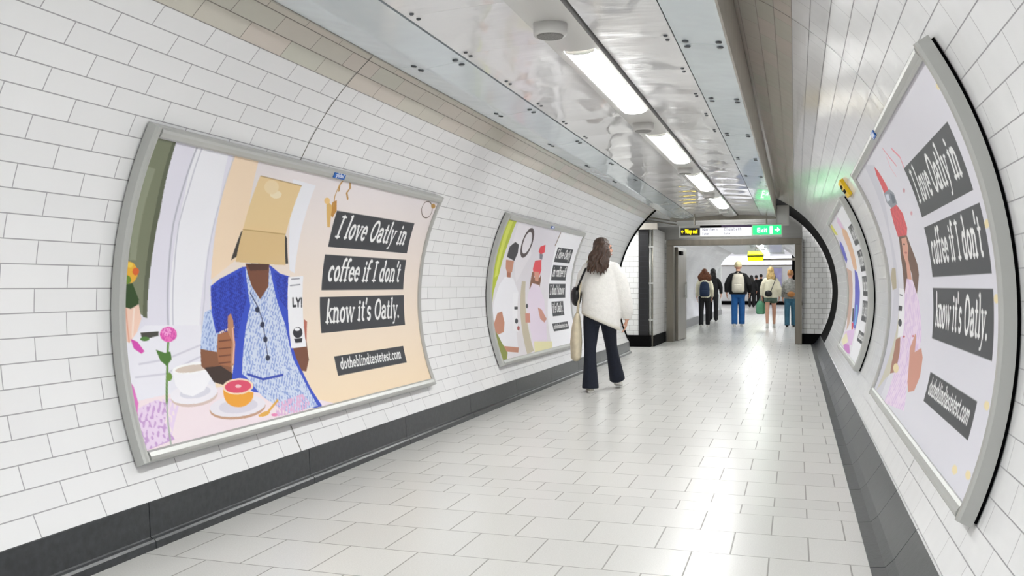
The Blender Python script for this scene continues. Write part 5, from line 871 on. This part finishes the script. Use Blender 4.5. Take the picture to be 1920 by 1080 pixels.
def backpack(t, s, label, m, w_=.15, hh=.23, z=1.12, back=-.17):
    g = tag(empty('backpack', local(t, 0, back, z*s-hh*s), t.rotation_euler.z), label, 'backpack')
    mb = MB(); mb.loft([(0, 0, 0, w_*.8*s, .06), (0, 0, .04, w_*s, .085), (0, 0, hh*s, w_*1.0*s, .09), (0, 0, hh*1.7*s, w_*.86*s, .075), (0, 0, hh*2*s, w_*.5*s, .05)], 20); mb.blob('pack_body', m, g, .012, 3)
    mb = MB(); mb.loft([(0, -.075, .04, w_*.66*s, .03), (0, -.08, .1, w_*.72*s, .038), (0, -.075, hh*.85*s, w_*.66*s, .03)], 16); mb.blob('front_pocket', m, g, .01, 2)
    for q in (-1, 1):
        mb = MB(); mb.tube([(q*w_*.55*s, .04, hh*1.75*s), (q*w_*.62*s, .12, hh*1.95*s), (q*w_*.68*s, .2, hh*2.02*s), (q*w_*.7*s, .3, hh*1.7*s), (q*w_*.72*s, .3, hh*.9*s), (q*w_*.8*s, .1, .06)], .016, 8); mb.build('shoulder_strap', m, g, True)
    mb = MB(); mb.tube([(-.03, .0, hh*1.98*s), (0, 0, hh*2.15*s), (.03, 0, hh*1.98*s)], .008, 8); mb.build('grab_handle', m, g, True)
    return g
P_ = {'girl': (-2.455, 26.179), 'black': (-2.556, 30.17), 'man': (-1.566, 26.812), 'blonde': (-0.648, 26.062), 'right': (-0.128, 26.561), 'c1': (-2.224, 49.912), 'c2': (-2.136, 53.934), 'c3': (-1.923, 55.477)}
t, s = far_person(*P_['girl'], 1.66, 'person with bushy auburn hair, cream top and black trousers seen from behind', M_skin, M_auburn, M_cream, M_blackcloth, M_whiteshoe, hair='curly', stride=.2, wide=1.0)
backpack(t, s, 'navy blue backpack on the person with bushy auburn hair', cloth('navy_nylon', '1f2f4a', .15, 12), .15, .22, 1.13)
far_person(*P_['black'], 1.74, 'person all in black walking behind the one with the navy backpack', M_skin, M_darkhair, M_blackcloth, M_blackcloth, M_darkshoe, hair='long', ph=-1, stride=.18, armspread=.09)
t, s = far_person(*P_['man'], 1.88, 'person in a pale cap, black jacket and bright blue jeans seen from behind', M_skin, M_capm, M_blackcloth, M_denim, M_whiteshoe, hair='cap', wide=1.2, stride=.1, loose=1.18, armspread=.11)
backpack(t, s, 'cream backpack on the person in bright blue jeans', cloth('cream_nylon', 'd9d2c2', .1, 12), .165, .25, 1.16, -.19)
t, s = far_person(*P_['blonde'], 1.70, 'person with long blonde hair in a short cream jacket with bare legs', M_skin, M_blond, M_cream, M_green, M_whiteshoe, hair='long', skirt=True, stride=.2, loose=1.15, armspread=.07)
g = tag(empty('crossbody_bag', local(t, -.06, -.2, .96), t.rotation_euler.z), 'small black crossbody bag on the back of the blonde person', 'bag')
mb = MB(); mb.ball((0, 0, 0), (.1, .045, .085)); mb.ball((0, 0, -.03), (.1, .045, .06)); mb.blob('bag_body', M_blk_leather, g, .009, 2)
mb = MB(); mb.tube([(.06, .02, .05), (.14, .03, .25), (.2, .08, .42), (.17, .2, .52)], .009, 8); mb.build('bag_strap', M_blk_leather, g, True)
g = tag(empty('carrier_bag', local(t, -.27, .06, .38), t.rotation_euler.z), 'green carrier bag hanging from the left hand of the blonde person', 'bag')
M_gbag = mat('green_plastic', '5fa07c', .4, noise=.15, nscale=8)
mb = MB(); mb.loft([(0, 0, 0, .10, .06), (0, 0, .04, .125, .075), (0, 0, .28, .115, .06), (0, 0, .36, .07, .03)], 18); mb.blob('bag_body', M_gbag, g, .01, 2)
mb = MB(); mb.tube([(-.05, 0, .34), (-.02, 0, .43), (.0, 0, .46), (.02, 0, .43), (.05, 0, .34)], .007, 8); mb.build('bag_handle', M_gbag, g, True)
t, s = far_person(*P_['right'], 1.63, 'person in a grey plaid shirt and faded jeans partly hidden by the right door jamb', M_skin2, mat('ginger_hair', 'b07c4c', .5, noise=.3, nscale=25), M_plaid, M_denim2, M_darkshoe, hair='short', stride=.1, armspread=.05, loose=1.1)
g = tag(empty('waist_bag', local(t, .02, -.17, .93), t.rotation_euler.z), 'small tan brown bag at the waist of the person in the plaid shirt', 'bag')
mb = MB(); mb.ball((0, 0, 0), (.11, .05, .08)); mb.blob('bag_body', mat('tan_leather', 'a8703a', .5), g, .01, 2); mb = MB(); mb.tube([(-.1, 0, .02), (-.19, .1, .05), (-.15, .26, .05)], .01, 8); mb.tube([(.1, 0, .02), (.17, .1, .05), (.15, .26, .05)], .01, 8); mb.build('bag_strap', M_blk_leather, g)
for i, (q, hgt, lb) in enumerate((('c1', 1.74, 'leftmost of the three deepest in the passage'), ('c2', 1.80, 'middle of the three deepest in the passage'), ('c3', 1.88, 'rightmost of the three deepest in the passage'))):
    far_person(*P_[q], hgt, 'person in black, '+lb, M_skin2, M_darkhair, M_blackcloth, M_blackcloth, M_darkshoe, hair='short' if i else 'long', stride=.12, group='distant walkers in black', vx=.02, armspread=.08, wide=1.15)
